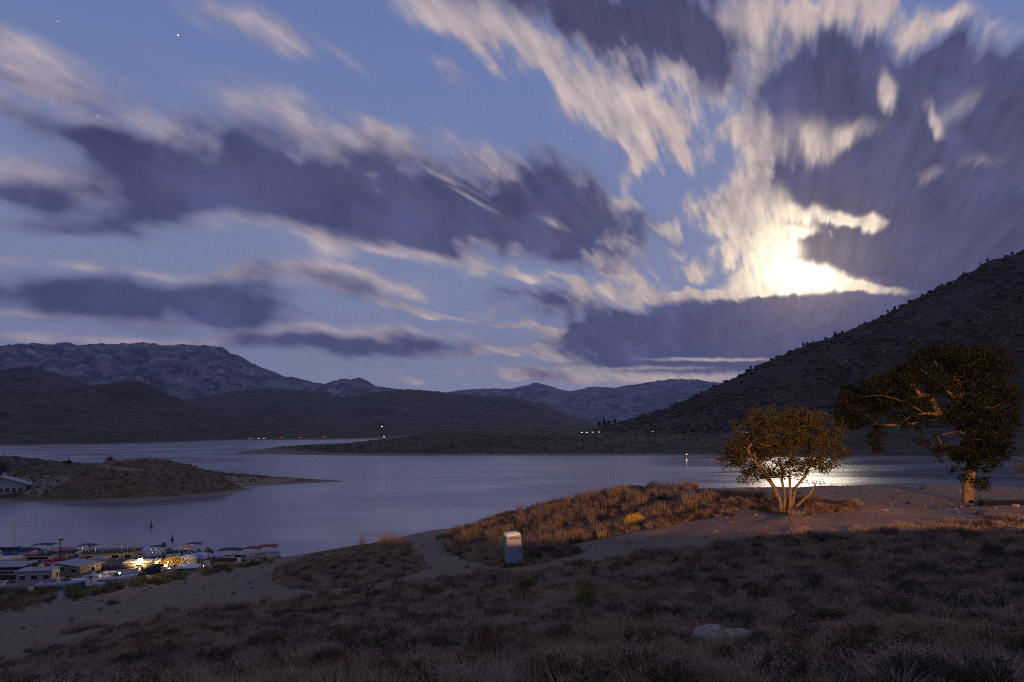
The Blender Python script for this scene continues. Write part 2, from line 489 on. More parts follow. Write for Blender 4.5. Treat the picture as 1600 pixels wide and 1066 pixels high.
# ------------------------------------------------------------------ water
def make_water():
    m = bpy.data.materials.new('lake_water'); m.use_nodes = True
    T = NT(m.node_tree); p = T.n['Principled BSDF']
    p.inputs['Base Color'].default_value = (.13, .12, .15, 1)
    p.inputs['IOR'].default_value = 2.3
    g = T.new('ShaderNodeNewGeometry')
    mp = T.new('ShaderNodeMapping'); T.l.new(g.outputs['Position'], mp.inputs[0]); mp.inputs['Scale'].default_value = (.012, .035, 1)
    big = T.noise(mp.outputs[0], 1.0, 4, .55, .6)
    T.l.new(T.step(big, .35, .65, .16, .30), p.inputs['Roughness'])
    mp2 = T.new('ShaderNodeMapping'); T.l.new(g.outputs['Position'], mp2.inputs[0]); mp2.inputs['Scale'].default_value = (.5, 1.1, 1)
    b = T.new('ShaderNodeBump'); b.inputs['Strength'].default_value = .08; b.inputs['Distance'].default_value = .03
    T.l.new(T.noise(mp2.outputs[0], 1.0, 4, .5), b.inputs['Height']); T.l.new(b.outputs[0], p.inputs['Normal'])
    xs = np.linspace(-15000, 15000, 30); ys = np.linspace(-400, 13000, 20)
    X, Y = np.meshgrid(xs, ys)
    o = grid_mesh('water', X, Y, X * 0, m)
    tag(o, kind='structure')


make_water()


# ------------------------------------------------------------------ far land
def ridge_land(name, prof, Yr, Yb, mt, jag=0, amp=.12, nx=260, ny=60, back=.5, fx=None, power=1.15, ext=(0, 0), rough=.012, seedo=0, base=-2, gully=.5):
    """a hill range: ridge line at distance Yr falling to its foot at Yb and down again behind"""
    px = np.array([p[0] for p in prof], float); py = np.array([p[1] for p in prof], float)
    xs = (px - 800) / F * Yr
    zs = H - (py - HOR) / F * Yr
    cols = np.linspace(xs[0], xs[-1], nx)
    zr = np.interp(cols, xs, zs)
    L = Yr - (float(np.mean(Yb(np.linspace(px[0], px[-1], 20)))) if callable(Yb) else Yb)
    zr = zr + fbm(cols / (L * .09) + seedo, cols * 0 + 3.3, 5) * L * rough
    zr = zr + np.abs(fbm(cols / (L * .006) + 3, cols * 0 + 8.3, 3)) * jag
    yb = Yb(cols / Yr * F + 800) if callable(Yb) else np.full(nx, float(Yb))
    fr = int(ny * .72)
    t = np.concatenate([np.linspace(0, 1, fr), 1 + np.linspace(0, 1, ny - fr + 1)[1:] * back])
    X = np.tile(cols, (ny, 1)); T_ = np.tile(t[:, None], (1, nx))
    Yy = yb + (Yr - yb) * T_
    up = np.clip(T_, 0, 1) ** power
    dn = 1 - np.clip((T_ - 1) / back, 0, 1) ** 1.4
    Z = base + (zr - base) * up * np.where(T_ > 1, dn, 1)
    s = fx or L * .28
    bell = np.sin(np.clip(T_, 0, 1) * math.pi) ** .8 + np.where(T_ > 1, .3, 0)
    n = ridged(X / s + seedo * 3.7 + fbm(X / s, Yy / s, 3) * .6, Yy / (s * 1.8) + seedo, 6) - .45
    Z = Z + bell * n * amp * np.maximum(zr - base, 1) * gully * 2
    o = grid_mesh(name, X, Yy, Z, mt)
    tag(o, kind='structure')
    return X, Yy, Z


rock_far = land_mat('far_granite', ((.09, .085, .085), (.20, .185, .18), (.50, .47, .45)), .0018, 1.0, .007, 100, (.03, .035, .03), .0056, (.46, .6))
rock_mid = land_mat('brown_hill_soil', ((.05, .034, .03), (.085, .058, .046), (.12, .088, .07)), .0036, .8, .02, 30, (.02, .02, .016), .014, (.5, .62))
rock_near = land_mat('dark_hill_soil', ((.05, .036, .03), (.08, .057, .043), (.115, .084, .064)), .01, .8, .06, 6, (.03, .03, .022), .05, (.5, .62), band=1.3)
rock_hill = land_mat('rocky_slope', ((.038, .028, .021), (.066, .05, .037), (.10, .08, .062)), .02, 1.0, .12, 5, (.025, .028, .02), .09, (.45, .58))

ridge_land('blue_mountain_range', [(480, 640), (560, 632), (640, 618), (700, 613), (745, 608), (800, 608), (822, 603), (838, 597), (850, 602), (890, 612), (905, 610), (920, 605), (960, 606), (1000, 600), (1050, 594), (1090, 593), (1110, 597), (1150, 600), (1250, 590), (1400, 600), (1700, 580), (1900, 610)], 11700, 8500, rock_far, 50, .26, 420, 70, rough=.009, seedo=3)
ridge_land('flat_topped_mountain', [(-420, 560), (-200, 548), (-60, 545), (0, 541), (60, 539), (120, 541), (200, 540), (290, 540), (325, 542), (345, 545), (358, 555), (375, 562), (400, 575), (440, 590), (480, 597), (505, 602), (520, 604), (535, 596), (548, 594), (562, 590), (575, 597), (585, 603), (600, 606), (640, 610), (700, 615), (790, 635), (900, 680)], 7700, 5400, rock_far, 26, .34, 620, 150, rough=.003, seedo=1, power=.85, gully=.6)
ridge_land('purple_hills', [(200, 655), (260, 642), (300, 630), (330, 618), (360, 612), (420, 606), (450, 609), (480, 612), (520, 619), (545, 621), (575, 614), (610, 611), (640, 609), (680, 613), (710, 616), (760, 620), (790, 619), (820, 625), (850, 632), (880, 645), (905, 656), (930, 668), (1000, 690)], 4400, 2900, rock_mid, 14, .26, 300, 70, rough=.006, seedo=5)
ridge_land('left_brown_hills', [(-500, 560), (-200, 585), (-60, 582), (0, 578), (22, 574), (50, 573), (80, 581), (110, 592), (140, 603), (200, 640), (260, 670)], 3000, 2200, rock_mid, 8, .22, 200, 50, rough=.007, seedo=8)
ridge_land('left_peaked_hills', [(-500, 600), (-200, 585), (-80, 588), (0, 605), (60, 607), (130, 611), (155, 603), (175, 600), (190, 600), (202, 595), (218, 598), (240, 608), (262, 618), (300, 630), (340, 645), (380, 653), (405, 648), (425, 641), (445, 646), (470, 655), (500, 652), (540, 660), (580, 664), (620, 668), (680, 676), (740, 684), (800, 690)], 1350, 800, rock_near, 4, .22, 320, 80, rough=.005, seedo=2, power=1.0)
ridge_land('left_dark_slope', [(-500, 560), (-200, 580), (-60, 592), (0, 604), (60, 612), (130, 622), (200, 632), (270, 642), (330, 655), (380, 672), (420, 682), (470, 685), (520, 684), (570, 685), (650, 686), (740, 688)], 980, lambda p: np.interp(p, [0, 200, 400, 520, 740], [600, 606, 645, 680, 760]), rock_near, 2, .16, 260, 70, rough=.004, seedo=4, power=.95)
# the bare far shore and its low knolls
far_y = lambda p: np.interp(p, [240, 300, 450, 700, 900, 1040, 1060, 1120, 1300, 1600, 2000], [462, 452, 448, 449, 449, 446, 436, 428, 415, 405, 390])
FX, FY, FZ = ridge_land('far_shore', [(225, 712.5), (262, 711), (290, 706), (320, 704), (400, 702), (445, 698), (520, 696), (560, 691), (600, 686), (660, 680), (700, 677), (740, 678), (790, 683), (825, 680), (850, 677), (880, 678), (920, 678), (960, 680), (985, 679), (1020, 677), (1060, 678), (1100, 681), (1140, 676), (1200, 676), (1300, 674), (1500, 668), (1700, 660), (2000, 650)], 585, far_y, rock_near, .5, .10, 420, 50, rough=.004, seedo=6, power=.8, back=1.2, base=-.6, gully=.5)
# the rocky hill on the right
GX, GY, GZ = ridge_land('rocky_hill', [(880, 690), (915, 678), (930, 671), (960, 662), (1000, 652), (1050, 637), (1080, 625), (1100, 613), (1130, 600), (1160, 586), (1200, 566), (1250, 544), (1300, 530), (1340, 514), (1375, 500), (1400, 489), (1450, 462), (1500, 436), (1550, 412), (1600, 392), (1700, 350), (1850, 320), (2100, 330)], 900, lambda p: np.interp(p, [880, 1100, 1600, 2100], [620, 590, 540, 500]), rock_hill, 3, .22, 460, 130, rough=.006, seedo=9, power=.92, fx=90, base=6, gully=.5)


# ------------------------------------------------------------------ the near hillside
class RBF:
    def __init__(s, pts, c=5.0):
        s.p = np.array([(a[0], a[1]) for a in pts], float); z = np.array([a[2] for a in pts], float); s.c = c
        d = np.hypot(s.p[:, None, 0] - s.p[None, :, 0], s.p[:, None, 1] - s.p[None, :, 1])
        A = np.sqrt(d ** 2 + c * c); n = len(z)
        P = np.column_stack([np.ones(n), s.p]); M = np.zeros((n + 3, n + 3))
        M[:n, :n] = A - np.eye(n) * .6; M[:n, n:] = P; M[n:, :n] = P.T
        s.w = np.linalg.solve(M, np.concatenate([z, np.zeros(3)]))

    def __call__(s, x, y):
        x = np.asarray(x, float); y = np.asarray(y, float); sh = x.shape; x = x.ravel(); y = y.ravel()
        out = np.zeros(len(x)); n = len(s.p)
        for i in range(0, len(x), 40000):
            a = x[i:i + 40000]; b = y[i:i + 40000]
            d = np.sqrt((a[:, None] - s.p[None, :, 0]) ** 2 + (b[:, None] - s.p[None, :, 1]) ** 2 + s.c ** 2)
            out[i:i + 40000] = d @ s.w[:n] + s.w[n] + s.w[n + 1] * a + s.w[n + 2] * b
        return out.reshape(sh)


NEAR = [tuple(W(*p)) for p in [
    (0, 1066, 24), (200, 1066, 19), (400, 1066, 15), (800, 1066, 11.5), (1200, 1066, 11), (1600, 1066, 10.5),
    (0, 1020, 40), (0, 985, 57), (0, 958, 74), (200, 1000, 34), (200, 960, 55), (200, 930, 75),
    (400, 1000, 26), (400, 950, 42), (400, 915, 60), (380, 897, 76), (600, 1000, 20), (600, 950, 34), (600, 915, 48),
    (800, 1000, 18), (800, 950, 28), (800, 912, 42), (803, 883, 51), (1000, 1000, 17), (1000, 940, 26), (1000, 885, 40), (1000, 858, 48),
    (1200, 1000, 16), (1200, 930, 25), (1200, 870, 37), (1200, 824, 44), (1400, 1000, 15), (1400, 920, 24), (1400, 868, 33), (1400, 834, 39), (1400, 804, 46),
    (1600, 1000, 15), (1600, 900, 25), (1600, 848, 34), (1600, 806, 43), (1230, 802, 46), (1513, 786, 55), (1300, 782, 57), (1600, 791, 51),
    (1130, 777, 60), (1290, 761, 76), (1440, 759, 77), (1600, 774, 75), (1180, 765, 78), (1090, 802, 53), (1060, 776, 67), (1020, 767, 75),
    (960, 768, 79), (900, 781, 81), (820, 800, 83), (760, 816, 84), (705, 836, 88), (850, 845, 62), (950, 824, 62), (900, 812, 71), (760, 854, 68), (722, 866, 67),
    (700, 878, 62), (650, 882, 64), (655, 862, 79), (650, 847, 98), (590, 863, 73), (540, 871, 75), (480, 881, 77), (435, 892, 79), (625, 872, 73), (560, 893, 62), (500, 908, 61), (450, 916, 63)]]
NEAR += [(-61, 81, 0), (-55, 88, 0), (-50, 96.6, 0), (-37.6, 111, 0), (-27, 121, 0), (-19, 135, 0), (-14.5, 141, 0), (0, 146, -.6), (30, 140, -.6), (60, 128, -.6), (90, 112, -.6), (130, 100, -1),
         (-75, 70, 0), (-100, 58, -.3), (-130, 50, -.6), (-80, 105, -4), (-60, 120, -4), (-45, 140, -4), (-20, 165, -5), (20, 170, -5), (70, 160, -5), (110, 140, -5), (-110, 90, -4), (-140, 80, -4),
         (-27, 98, 3.2), (-20, 110, 3.0), (0, 110, 5.2), (30, 108, 6), (62, 102, 5.5), (95, 88, 6),
         (0, 0, 20.25), (5, 2.5, 20.6), (12, 3, 20.5), (-8, 2.5, 20.2), (-18, 0, 19.6), (22, 3, 21.15), (32, 3, 21.2), (0, -20, 20.6), (40, -20, 20.8), (-40, 0, 17.4), (-40, -20, 18), (60, 10, 19.6), (-80, 0, 13), (-80, 35, 6.5), (-120, 0, 9), (-120, 25, 4),  # unseen crest by the camera, shaped to keep the lamplight off the foreground
         (75, 40, 17.8), (95, 60, 16), (100, 20, 19.5), (130, 40, 17), (78, 76, 12.8), (130, 70, 12), (120, -20, 20), (-130, -30, 10), (0, -40, 20.8)]
ground_rbf = RBF(NEAR)


HUMPS = [(25.0, 46.5, .55, 1.9), (18.3, 44.2, .35, 1.7), (34, 47.5, .35, 2.6), (38.5, 45, .35, 2.4), (31, 43.5, .3, 2.0), (11.5, 52.5, .35, 2.2), (21.5, 46.5, .3, 1.2), (15, 58, .3, 2.5)]      # low humps of loose soil that catch the lamp


def bumps(x, y):
    x = np.asarray(x, float); y = np.asarray(y, float)
    near = np.clip((y + 5) / 20, 0.2, 1)
    return (fbm(x / 9, y / 9, 4) * .55 + fbm(x / 2.2 + 40, y / 2.2, 4) * .22) * near + fbm(x / .6, y / .6, 3) * .05 + sum(h * np.exp(-((x - a) ** 2 + (y - b) ** 2 * 1.6) / r ** 2) for a, b, h, r in HUMPS)


def ground_z(x, y):
    b = ground_rbf(x, y)
    return b + bumps(x, y) * np.clip(b / 3 + .25, .1, 1)


def project(x, y, z):
    y = np.maximum(y, .5)
    return 800 + F * x / y, HOR - F * (z - H) / y


def hit(px, py, y0=7.0, y1=150.0):
    """where the line of sight through a photo pixel meets the hillside"""
    ys = np.arange(y0, y1, .15); xs = (px - 800) / F * ys; zr = H - (py - HOR) / F * ys
    g = ground_z(xs, ys); k = np.nonzero(zr <= g)[0]
    i = k[0] if len(k) else len(ys) - 1
    return Vector((xs[i], ys[i], g[i]))


def in_poly(px, py, poly):
    ins = np.zeros(px.shape, bool); n = len(poly)
    for i in range(n):
        x1, y1 = poly[i]; x2, y2 = poly[(i + 1) % n]
        if y1 == y2: continue
        c = ((y1 > py) != (y2 > py)) & (px < (x2 - x1) * (py - y1) / (y2 - y1) + x1)
        ins ^= c
    return ins


BARE = [
    [(-900, 1010), (0, 945), (130, 920), (250, 898), (430, 866), (490, 866), (440, 888), (425, 900), (436, 914), (520, 928), (450, 942), (300, 953), (200, 972), (100, 985), (0, 1000), (-900, 1200)],
    [(-200, 1090), (0, 1022), (200, 968), (230, 972), (0, 1045), (-200, 1110)],
    [(616, 838), (660, 826), (700, 820), (688, 845), (700, 863), (740, 878), (795, 886), (850, 881), (920, 858), (1000, 843), (1100, 824), (1160, 812), (1240, 806), (1300, 800), (1420, 796), (1700, 800), (1700, 812), (1500, 818), (1400, 824), (1300, 832), (1150, 846), (1000, 866), (900, 884), (830, 893), (760, 897), (700, 906), (600, 918), (520, 932), (438, 914), (500, 924), (600, 908), (655, 893), (664, 880), (650, 862), (636, 850)],
    [(1040, 772), (1090, 764), (1130, 755), (1700, 750), (1700, 803), (1500, 805), (1350, 806), (1330, 790), (1200, 782), (1100, 778)],
    [(1100, 775), (1160, 790), (1140, 806), (1060, 820), (960, 836), (900, 850), (860, 860), (900, 862), (1000, 844), (1180, 812), (1250, 806), (1200, 800)],
    [(1440, 942), (1500, 922), (1620, 903), (1620, 912), (1500, 940)],
    [(-200, 1010), (30, 985), (100, 975), (100, 1000), (0, 1030)],
]


def bareness(x, y, z):
    px, py = project(x, y, z)
    px = px + fbm(x / 2.5, y / 2.5, 3) * 26; py = py + fbm(x / 2.0 + 9, y / 2.0, 3) * 9
    b = np.zeros(np.shape(x), bool)
    for p in BARE: b |= in_poly(px, py, p)
    b |= (z < .35)
    return b & (y > 8)


def make_ground():
    xs = np.concatenate([np.arange(-150, -70, 1.2), np.arange(-70, 80, .42), np.arange(80, 151, 1.2)])
    ys = np.concatenate([np.arange(-40, 6, 1.0), np.arange(6, 100, .36), np.arange(100, 172, 1.0)])
    X, Y = np.meshgrid(xs, ys)
    Z = ground_z(X, Y)
    b = bareness(X, Y, Z).astype(float)
    for _ in range(2):
        c = b.copy(); c[1:-1, 1:-1] = (b[:-2, 1:-1] + b[2:, 1:-1] + b[1:-1, :-2] + b[1:-1, 2:] + b[1:-1, 1:-1]) / 5; b = c
    m = land_mat('hillside_soil', ((.05, .037, .029), (.085, .062, .048), (.12, .09, .068)), .35, 1.0, 3.0, .3, (.05, .045, .03), 1.4, (.52, .66), 'bare', ((.14, .103, .088), (.22, .163, .135)))
    o = grid_mesh('ground', X, Y, Z, m, {'bare': b})
    tag(o, kind='structure')


make_ground()

# the low promontory across the water on the left
PROM = [tuple(W(*p)) for p in [(-300, 700, 300), (-150, 705, 280), (0, 713, 262), (60, 719, 262), (130, 726, 260), (165, 725, 245), (200, 721, 228), (232, 719, 222), (262, 722, 222), (290, 728, 222), (330, 738, 222), (352, 741, 250), (400, 743, 262), (450, 746, 258), (500, 749.5, 256), (535, 752, 255),
         (60, 745, 225), (0, 748, 225), (150, 738, 206), (110, 755, 200), (180, 745, 203), (215, 745, 206), (250, 748, 208), (300, 755, 212), (350, 764, 214), (-150, 740, 230), (30, 765, 205)]]
for p in [(-150, 786), (0, 784), (40, 785), (100, 785.5), (170, 783), (230, 781), (290, 777), (340, 773), (385, 770), (400, 767), (372, 762), (400, 759.5), (430, 758), (500, 754.5), (548, 752.5)]:
    q = on_water(*p); PROM.append((q.x, q.y, -.05)); PROM.append((q.x * .93 + (6 if p[0] > 380 else 0), q.y * .93, -2.5))
PROM += [(-60, 285, -2), (-100, 290, -2), (-150, 300, -2), (-210, 330, -2), (-40, 262, -2), (-300, 340, 0), (-75, 272, -1.5), (-45, 255, -1.5), (-300, 200, -3), (-52, 270, -2)]
prom_rbf = RBF(PROM, 3.0)


def prom_z(x, y):
    x = np.asarray(x, float); y = np.asarray(y, float)
    b = prom_rbf(x, y); k = np.clip(b / 3, .0, 1)
    px = 800 + F * x / y
    rocky = np.exp(-((px - 185) / 80) ** 2) * np.exp(-((y - 203) / 16) ** 2)
    return b + k * (fbm(x / 7, y / 7, 5) * .9 + rocky * (ridged(x / 5, y / 5, 5) - .2) * 2.2)


def make_prom():
    X, Y = np.meshgrid(np.arange(-300, -20, .8), np.arange(170, 340, .8))
    Z = prom_z(X, Y)
    px, py = project(X, Y, Z)
    b = np.zeros(X.shape, bool)
    for poly in ([(-300, 748), (60, 743), (105, 742), (105, 746), (50, 752), (-300, 760)], [(30, 770), (60, 752), (110, 748), (90, 760), (60, 775)], [(150, 724), (170, 727), (230, 735), (200, 736), (150, 730)], [(350, 744), (470, 748), (430, 756), (370, 758)]):
        b |= in_poly(px, py, poly)
    m = land_mat('promontory_soil', ((.07, .052, .042), (.115, .082, .062), (.16, .125, .10)), .12, 1.0, 1.6, .5, (.03, .03, .022), .5, (.52, .64), 'bare', ((.16, .12, .10), (.22, .17, .14)), band=.9)
    o = grid_mesh('promontory', X, Y, Z, m, {'bare': b.astype(float)})
    tag(o, kind='structure')


make_prom()


def make_valley():
    v, u = np.meshgrid(np.linspace(0, 1, 60), np.linspace(0, 1, 60), indexing='ij')
    Y = 600 + v * 2300
    X = (np.interp(v, [0, 1], [640, 560]) - 800) / F * Y * (1 - u) + u * (500 + Y * .3)
    Z = -2 + 12 * np.clip(u * 9, 0, 1) + fbm(X / 120, Y / 120, 4) * 4 * np.clip(u * 6, 0, 1)
    tag(grid_mesh('valley_floor', X, Y, Z, rock_mid), kind='structure')


make_valley()


# ------------------------------------------------------------------ instanced cover (stuff)
def proto_mesh(name, build, mt):
    vs, fs = build
    me = bpy.data.meshes.new(name); me.from_pydata(vs, [], fs); me.materials.append(mt)
    return bpy.data.objects.new(name, me)


def blades(n, h, spread, lean, w, seed, seg=2, curl=.5, fan=0.0):
    """thin upright stems rising from a small patch"""
    r = random.Random(seed); vs = []; fs = []
    for _ in range(n):
        a = r.uniform(0, 6.283); d = spread * math.sqrt(r.random())
        bx, by = d * math.cos(a), d * math.sin(a)
        la = a + r.uniform(-.9, .9); le = lean * r.uniform(.2, 1.2) + fan * d / max(spread, .01)
        hh = h * r.uniform(.45, 1.1); ww = w * r.uniform(.7, 1.3); ta = r.uniform(0, 3.14)
        wx, wy = math.cos(ta) * ww, math.sin(ta) * ww
        b = len(vs)
        for k in range(seg):
            t = k / seg; o = le * hh * (t * (1 - curl) + curl * t * t); sc = 1 - .5 * t
            x, y, z = bx + math.cos(la) * o, by + math.sin(la) * o, hh * t * (1 - .25 * le * t)
            vs += [(x - wx * sc, y - wy * sc, z), (x + wx * sc, y + wy * sc, z)]
        vs.append((bx + math.cos(la) * le * hh, by + math.sin(la) * le * hh, hh * (1 - .25 * le)))
        for k in range(seg - 1):
            fs.append((b + 2 * k, b + 2 * k + 1, b + 2 * k + 3, b + 2 * k + 2))
        fs.append((b + 2 * seg - 2, b + 2 * seg - 1, b + 2 * seg))
    return vs, fs


def twigs(n, r0, hgt, w, seed, leaf=0.0, leafn=0):
    """a round bush of forking stems, with small leaves if asked"""
    r = random.Random(seed); vs = []; fs = []
    def quad(p, q, ww):
        d = (q - p); s = d.cross(Vector((r.uniform(-1, 1), r.uniform(-1, 1), .3))).normalized() * ww
        b = len(vs); vs.extend([tuple(p - s), tuple(p + s), tuple(q + s * .5), tuple(q - s * .5)]); fs.append((b, b + 1, b + 2, b + 3))
    tips = []
    for _ in range(n):
        a = r.uniform(0, 6.283); e = math.acos(r.uniform(0.05, 1))
        d = Vector((math.sin(e) * math.cos(a) * r0, math.sin(e) * math.sin(a) * r0, math.cos(e) * hgt)) * r.uniform(.7, 1.08)
        p = Vector((math.cos(a) * r0 * .12, math.sin(a) * r0 * .12, 0)); m = p.lerp(d, .5) + Vector((r.uniform(-.1, .1), r.uniform(-.1, .1), r.uniform(0, .15))) * r0
        quad(p, m, w * 1.5); quad(m, d, w)
        for _k in range(3):
            q = m.lerp(d, r.uniform(.1, .8)); t = q + Vector((r.uniform(-1, 1), r.uniform(-1, 1), r.uniform(-.1, 1))) * r0 * .28
            quad(q, t, w * .7); tips.append(t)
        tips.append(d)
    for _ in range(leafn):
        t = r.choice(tips) + Vector((r.gauss(0, 1), r.gauss(0, 1), r.gauss(0, 1))) * r0 * .07
        if t.z < 0: continue
        a = Vector((r.gauss(0, 1), r.gauss(0, 1), r.gauss(0, 1))).normalized() * leaf; c = a.cross(Vector((r.gauss(0, 1), r.gauss(0, 1), r.gauss(0, 1)))).normalized() * leaf * .45
        b = len(vs); vs.extend([tuple(t - a), tuple(t + c), tuple(t + a), tuple(t - c)]); fs.append((b, b + 1, b + 2, b + 3))
    return vs, fs


def lumps(seed, rz=.8, sub=2, rough=.35):
    m = MB().blob((0, 0, .25), (1, 1, rz), seed, sub, rough, 1.9)
    return m.v, m.f


def plant_mat(name, cols, rough=.8, trans=.25):
    m = bpy.data.materials.new(name); m.use_nodes = True
    T = NT(m.node_tree); p = T.n['Principled BSDF']
    oi = T.new('ShaderNodeObjectInfo'); ra = T.new('ShaderNodeValToRGB')
    g = T.new('ShaderNodeNewGeometry')
    v = T.math('ADD', T.math('MULTIPLY', oi.outputs['Random'], .65), T.math('MULTIPLY', g.outputs['Random Per Island'], .35))
    T.l.new(v, ra.inputs[0])
    el = ra.color_ramp.elements
    while len(el) < len(cols): el.new(.5)
    for i, c in enumerate(cols):
        el[i].position = .1 + .8 * i / (len(cols) - 1); el[i].color = c + (1,)
    T.l.new(ra.outputs[0], p.inputs['Base Color']); p.inputs['Roughness'].default_value = rough; p.inputs['Specular IOR Level'].default_value = .2
    if trans:
        tr = T.new('ShaderNodeBsdfTranslucent'); T.l.new(ra.outputs[0], tr.inputs[0])
        mx = T.new('ShaderNodeMixShader'); mx.inputs[0].default_value = trans
        T.l.new(p.outputs[0], mx.inputs[1]); T.l.new(tr.outputs[0], mx.inputs[2]); T.l.new(mx.outputs[0], T.n['Material Output'].inputs[0])
    return m


def scatter(name, pts, rz, sc, idx, protos, label, cat):
    me = bpy.data.meshes.new(name + '_points'); n = len(pts)
    me.vertices.add(n); me.vertices.foreach_set('co', np.asarray(pts, np.float32).ravel())
    for k, v, ty in (('rz', rz, 'FLOAT'), ('sc', sc, 'FLOAT'), ('pick', idx, 'INT')):
        a = me.attributes.new(k, ty, 'POINT'); a.data.foreach_set('value', np.asarray(v, np.float32 if ty == 'FLOAT' else np.int32))
    me.update()
    o = bpy.data.objects.new(name, me); COL.objects.link(o)
    coll = bpy.data.collections.new(name + '_kinds')
    for i, p in enumerate(protos):
        p.name = '%s_kind_%02d' % (name, i); coll.objects.link(p)
    ng = bpy.data.node_groups.new(name + '_nodes', 'GeometryNodeTree')
    ng.interface.new_socket('Geometry', in_out='INPUT', socket_type='NodeSocketGeometry')
    ng.interface.new_socket('Geometry', in_out='OUTPUT', socket_type='NodeSocketGeometry')
    N = ng.nodes; L = ng.links
    i_ = N.new('NodeGroupInput'); o_ = N.new('NodeGroupOutput')
    ci = N.new('GeometryNodeCollectionInfo'); ci.inputs['Collection'].default_value = coll
    ci.inputs['Separate Children'].default_value = True; ci.inputs['Reset Children'].default_value = True
    ip = N.new('GeometryNodeInstanceOnPoints'); ip.inputs['Pick Instance'].default_value = True
    def att(nm, dt):
        a = N.new('GeometryNodeInputNamedAttribute'); a.data_type = dt; a.inputs['Name'].default_value = nm
        return a.outputs['Attribute']
    cx = N.new('ShaderNodeCombineXYZ'); L.new(att('rz', 'FLOAT'), cx.inputs[2])
    L.new(i_.outputs[0], ip.inputs['Points']); L.new(ci.outputs[0], ip.inputs['Instance'])
    L.new(att('pick', 'INT'), ip.inputs['Instance Index']); L.new(cx.outputs[0], ip.inputs['Rotation']); L.new(att('sc', 'FLOAT'), ip.inputs['Scale'])
    L.new(ip.outputs[0], o_.inputs[0])
    md = o.modifiers.new('cover', 'NODES'); md.node_group = ng
    tag(o, label, cat, kind='stuff')
    return o


straw = plant_mat('dry_straw', [(.12, .08, .055), (.26, .18, .11), (.38, .27, .17), (.20, .15, .11)])
sage = plant_mat('grey_sage_stems', [(.12, .085, .075), (.23, .165, .135), (.37, .275, .225), (.16, .115, .09)])
scrub = plant_mat('dark_scrub', [(.03, .026, .02), (.045, .036, .026), (.07, .05, .036), (.03, .026, .02)])
russet = plant_mat('russet_dock', [(.10, .035, .022), (.14, .05, .03), (.09, .045, .03)])


def make_cover():
    protos = [proto_mesh('t', blades(80, .30, .17, .6, .006, 1), straw), proto_mesh('t', blades(70, .38, .22, .8, .006, 2), straw),
              proto_mesh('t', blades(120, .42, .22, .4, .0065, 3, fan=.45), sage), proto_mesh('t', blades(110, .36, .22, .5, .0065, 4, fan=.6), sage),
              proto_mesh('t', twigs(60, .38, .36, .006, 5, .02, 160), scrub), proto_mesh('t', twigs(70, .46, .42, .006, 6, .022, 220), sage),
              proto_mesh('t', blades(60, .85, .3, .3, .009, 7), straw), proto_mesh('t', blades(90, .2, .3, .9, .007, 8), scrub),
              proto_mesh('t', twigs(50, .42, .5, .007, 9, .024, 130), russet)]
    P, R_, S_, K = [], [], [], []
    def area(n, y0, y1, half):
        u = rng.random(n); y = np.sqrt(y0 ** 2 + u * (y1 ** 2 - y0 ** 2)); x = (rng.random(n) * 2 - 1) * (y * half + 3)
        return x, y
    for (n, y0, y1) in ((26000, 9, 34), (26000, 34, 60), (24000, 60, 96)):
        x, y = area(n, y0, y1, .80)
        z = ground_z(x, y)
        bare = bareness(x, y, z)
        px, py = project(x, y, z)
        clump = fbm(x / 3.2, y / 3.2, 3); kindn = fbm(x / 6 + 50, y / 6, 3)
        keep = (~bare) & (z > .5) & (rng.random(n) < np.clip(.62 + clump * 2.4, .05, 1))
        # a few tufts still stand on bare ground
        keep |= bare & (z > .5) & (rng.random(n) < .018)
        m2 = (px > 670) & (px < 1120) & (y > 55)
        for i in np.nonzero(keep)[0]:
            q = kindn[i] + rng.normal() * .16; r = rng.random()
            if m2[i]: k = 6 if r < .14 * (1 + 3 * (clump[i] > .05)) else (1 if r < .42 else (5 if r < .7 else 4))
            elif y[i] > 60: k = 5 if r < .35 else (4 if r < .6 else (3 if r < .85 else 6))
            elif q > .03: k = 0 if r < .55 else (1 if r < .8 else 7)
            elif q > -.12: k = 3 if r < .4 else (7 if r < .62 else (5 if r < .8 else 1))
            else: k = 2 if r < .55 else (3 if r < .75 else (5 if r < .93 else 4))
            if r > .993: k = 8
            s = rng.uniform(.5, 1.5) * (1.0 if y[i] > 34 else .85)
            if q < .0 and rng.random() < .16: k = 4; s *= 1.25
            if bare[i]: s *= .5
            P.append((x[i], y[i], z[i] - .03)); S_.append(s); K.append(k)
    R_ = rng.uniform(0, 6.28, len(P))
    print('cover', len(P))
    scatter('dry_grass', P, R_, S_, K, protos, 'dry grass, sage and low scrub covering the dark hillside', 'grass')


make_cover()


def make_pebbles():
    st = mat('pebble_stone', (.2, .17, .15), .9, var=.3)
    protos = [proto_mesh('s', lumps(i, .6, 1, .3), st) for i in range(3)]
    n = 5200; u = rng.random(n); y = np.sqrt(9 ** 2 + u * (110 ** 2 - 81)); x = (rng.random(n) * 2 - 1) * (y * .8 + 3); z = ground_z(x, y)
    k = bareness(x, y, z) & (z > .2)
    x, y, z = x[k], y[k], z[k]
    s = .02 + rng.random(len(x)) ** 4 * .13
    scatter('pebbles', np.stack([x, y, z - .005], 1), rng.uniform(0, 6.28, len(x)), s, rng.integers(0, 3, len(x)), protos, 'pebbles and clods strewn over the bare sandy track', 'pebbles')


make_pebbles()


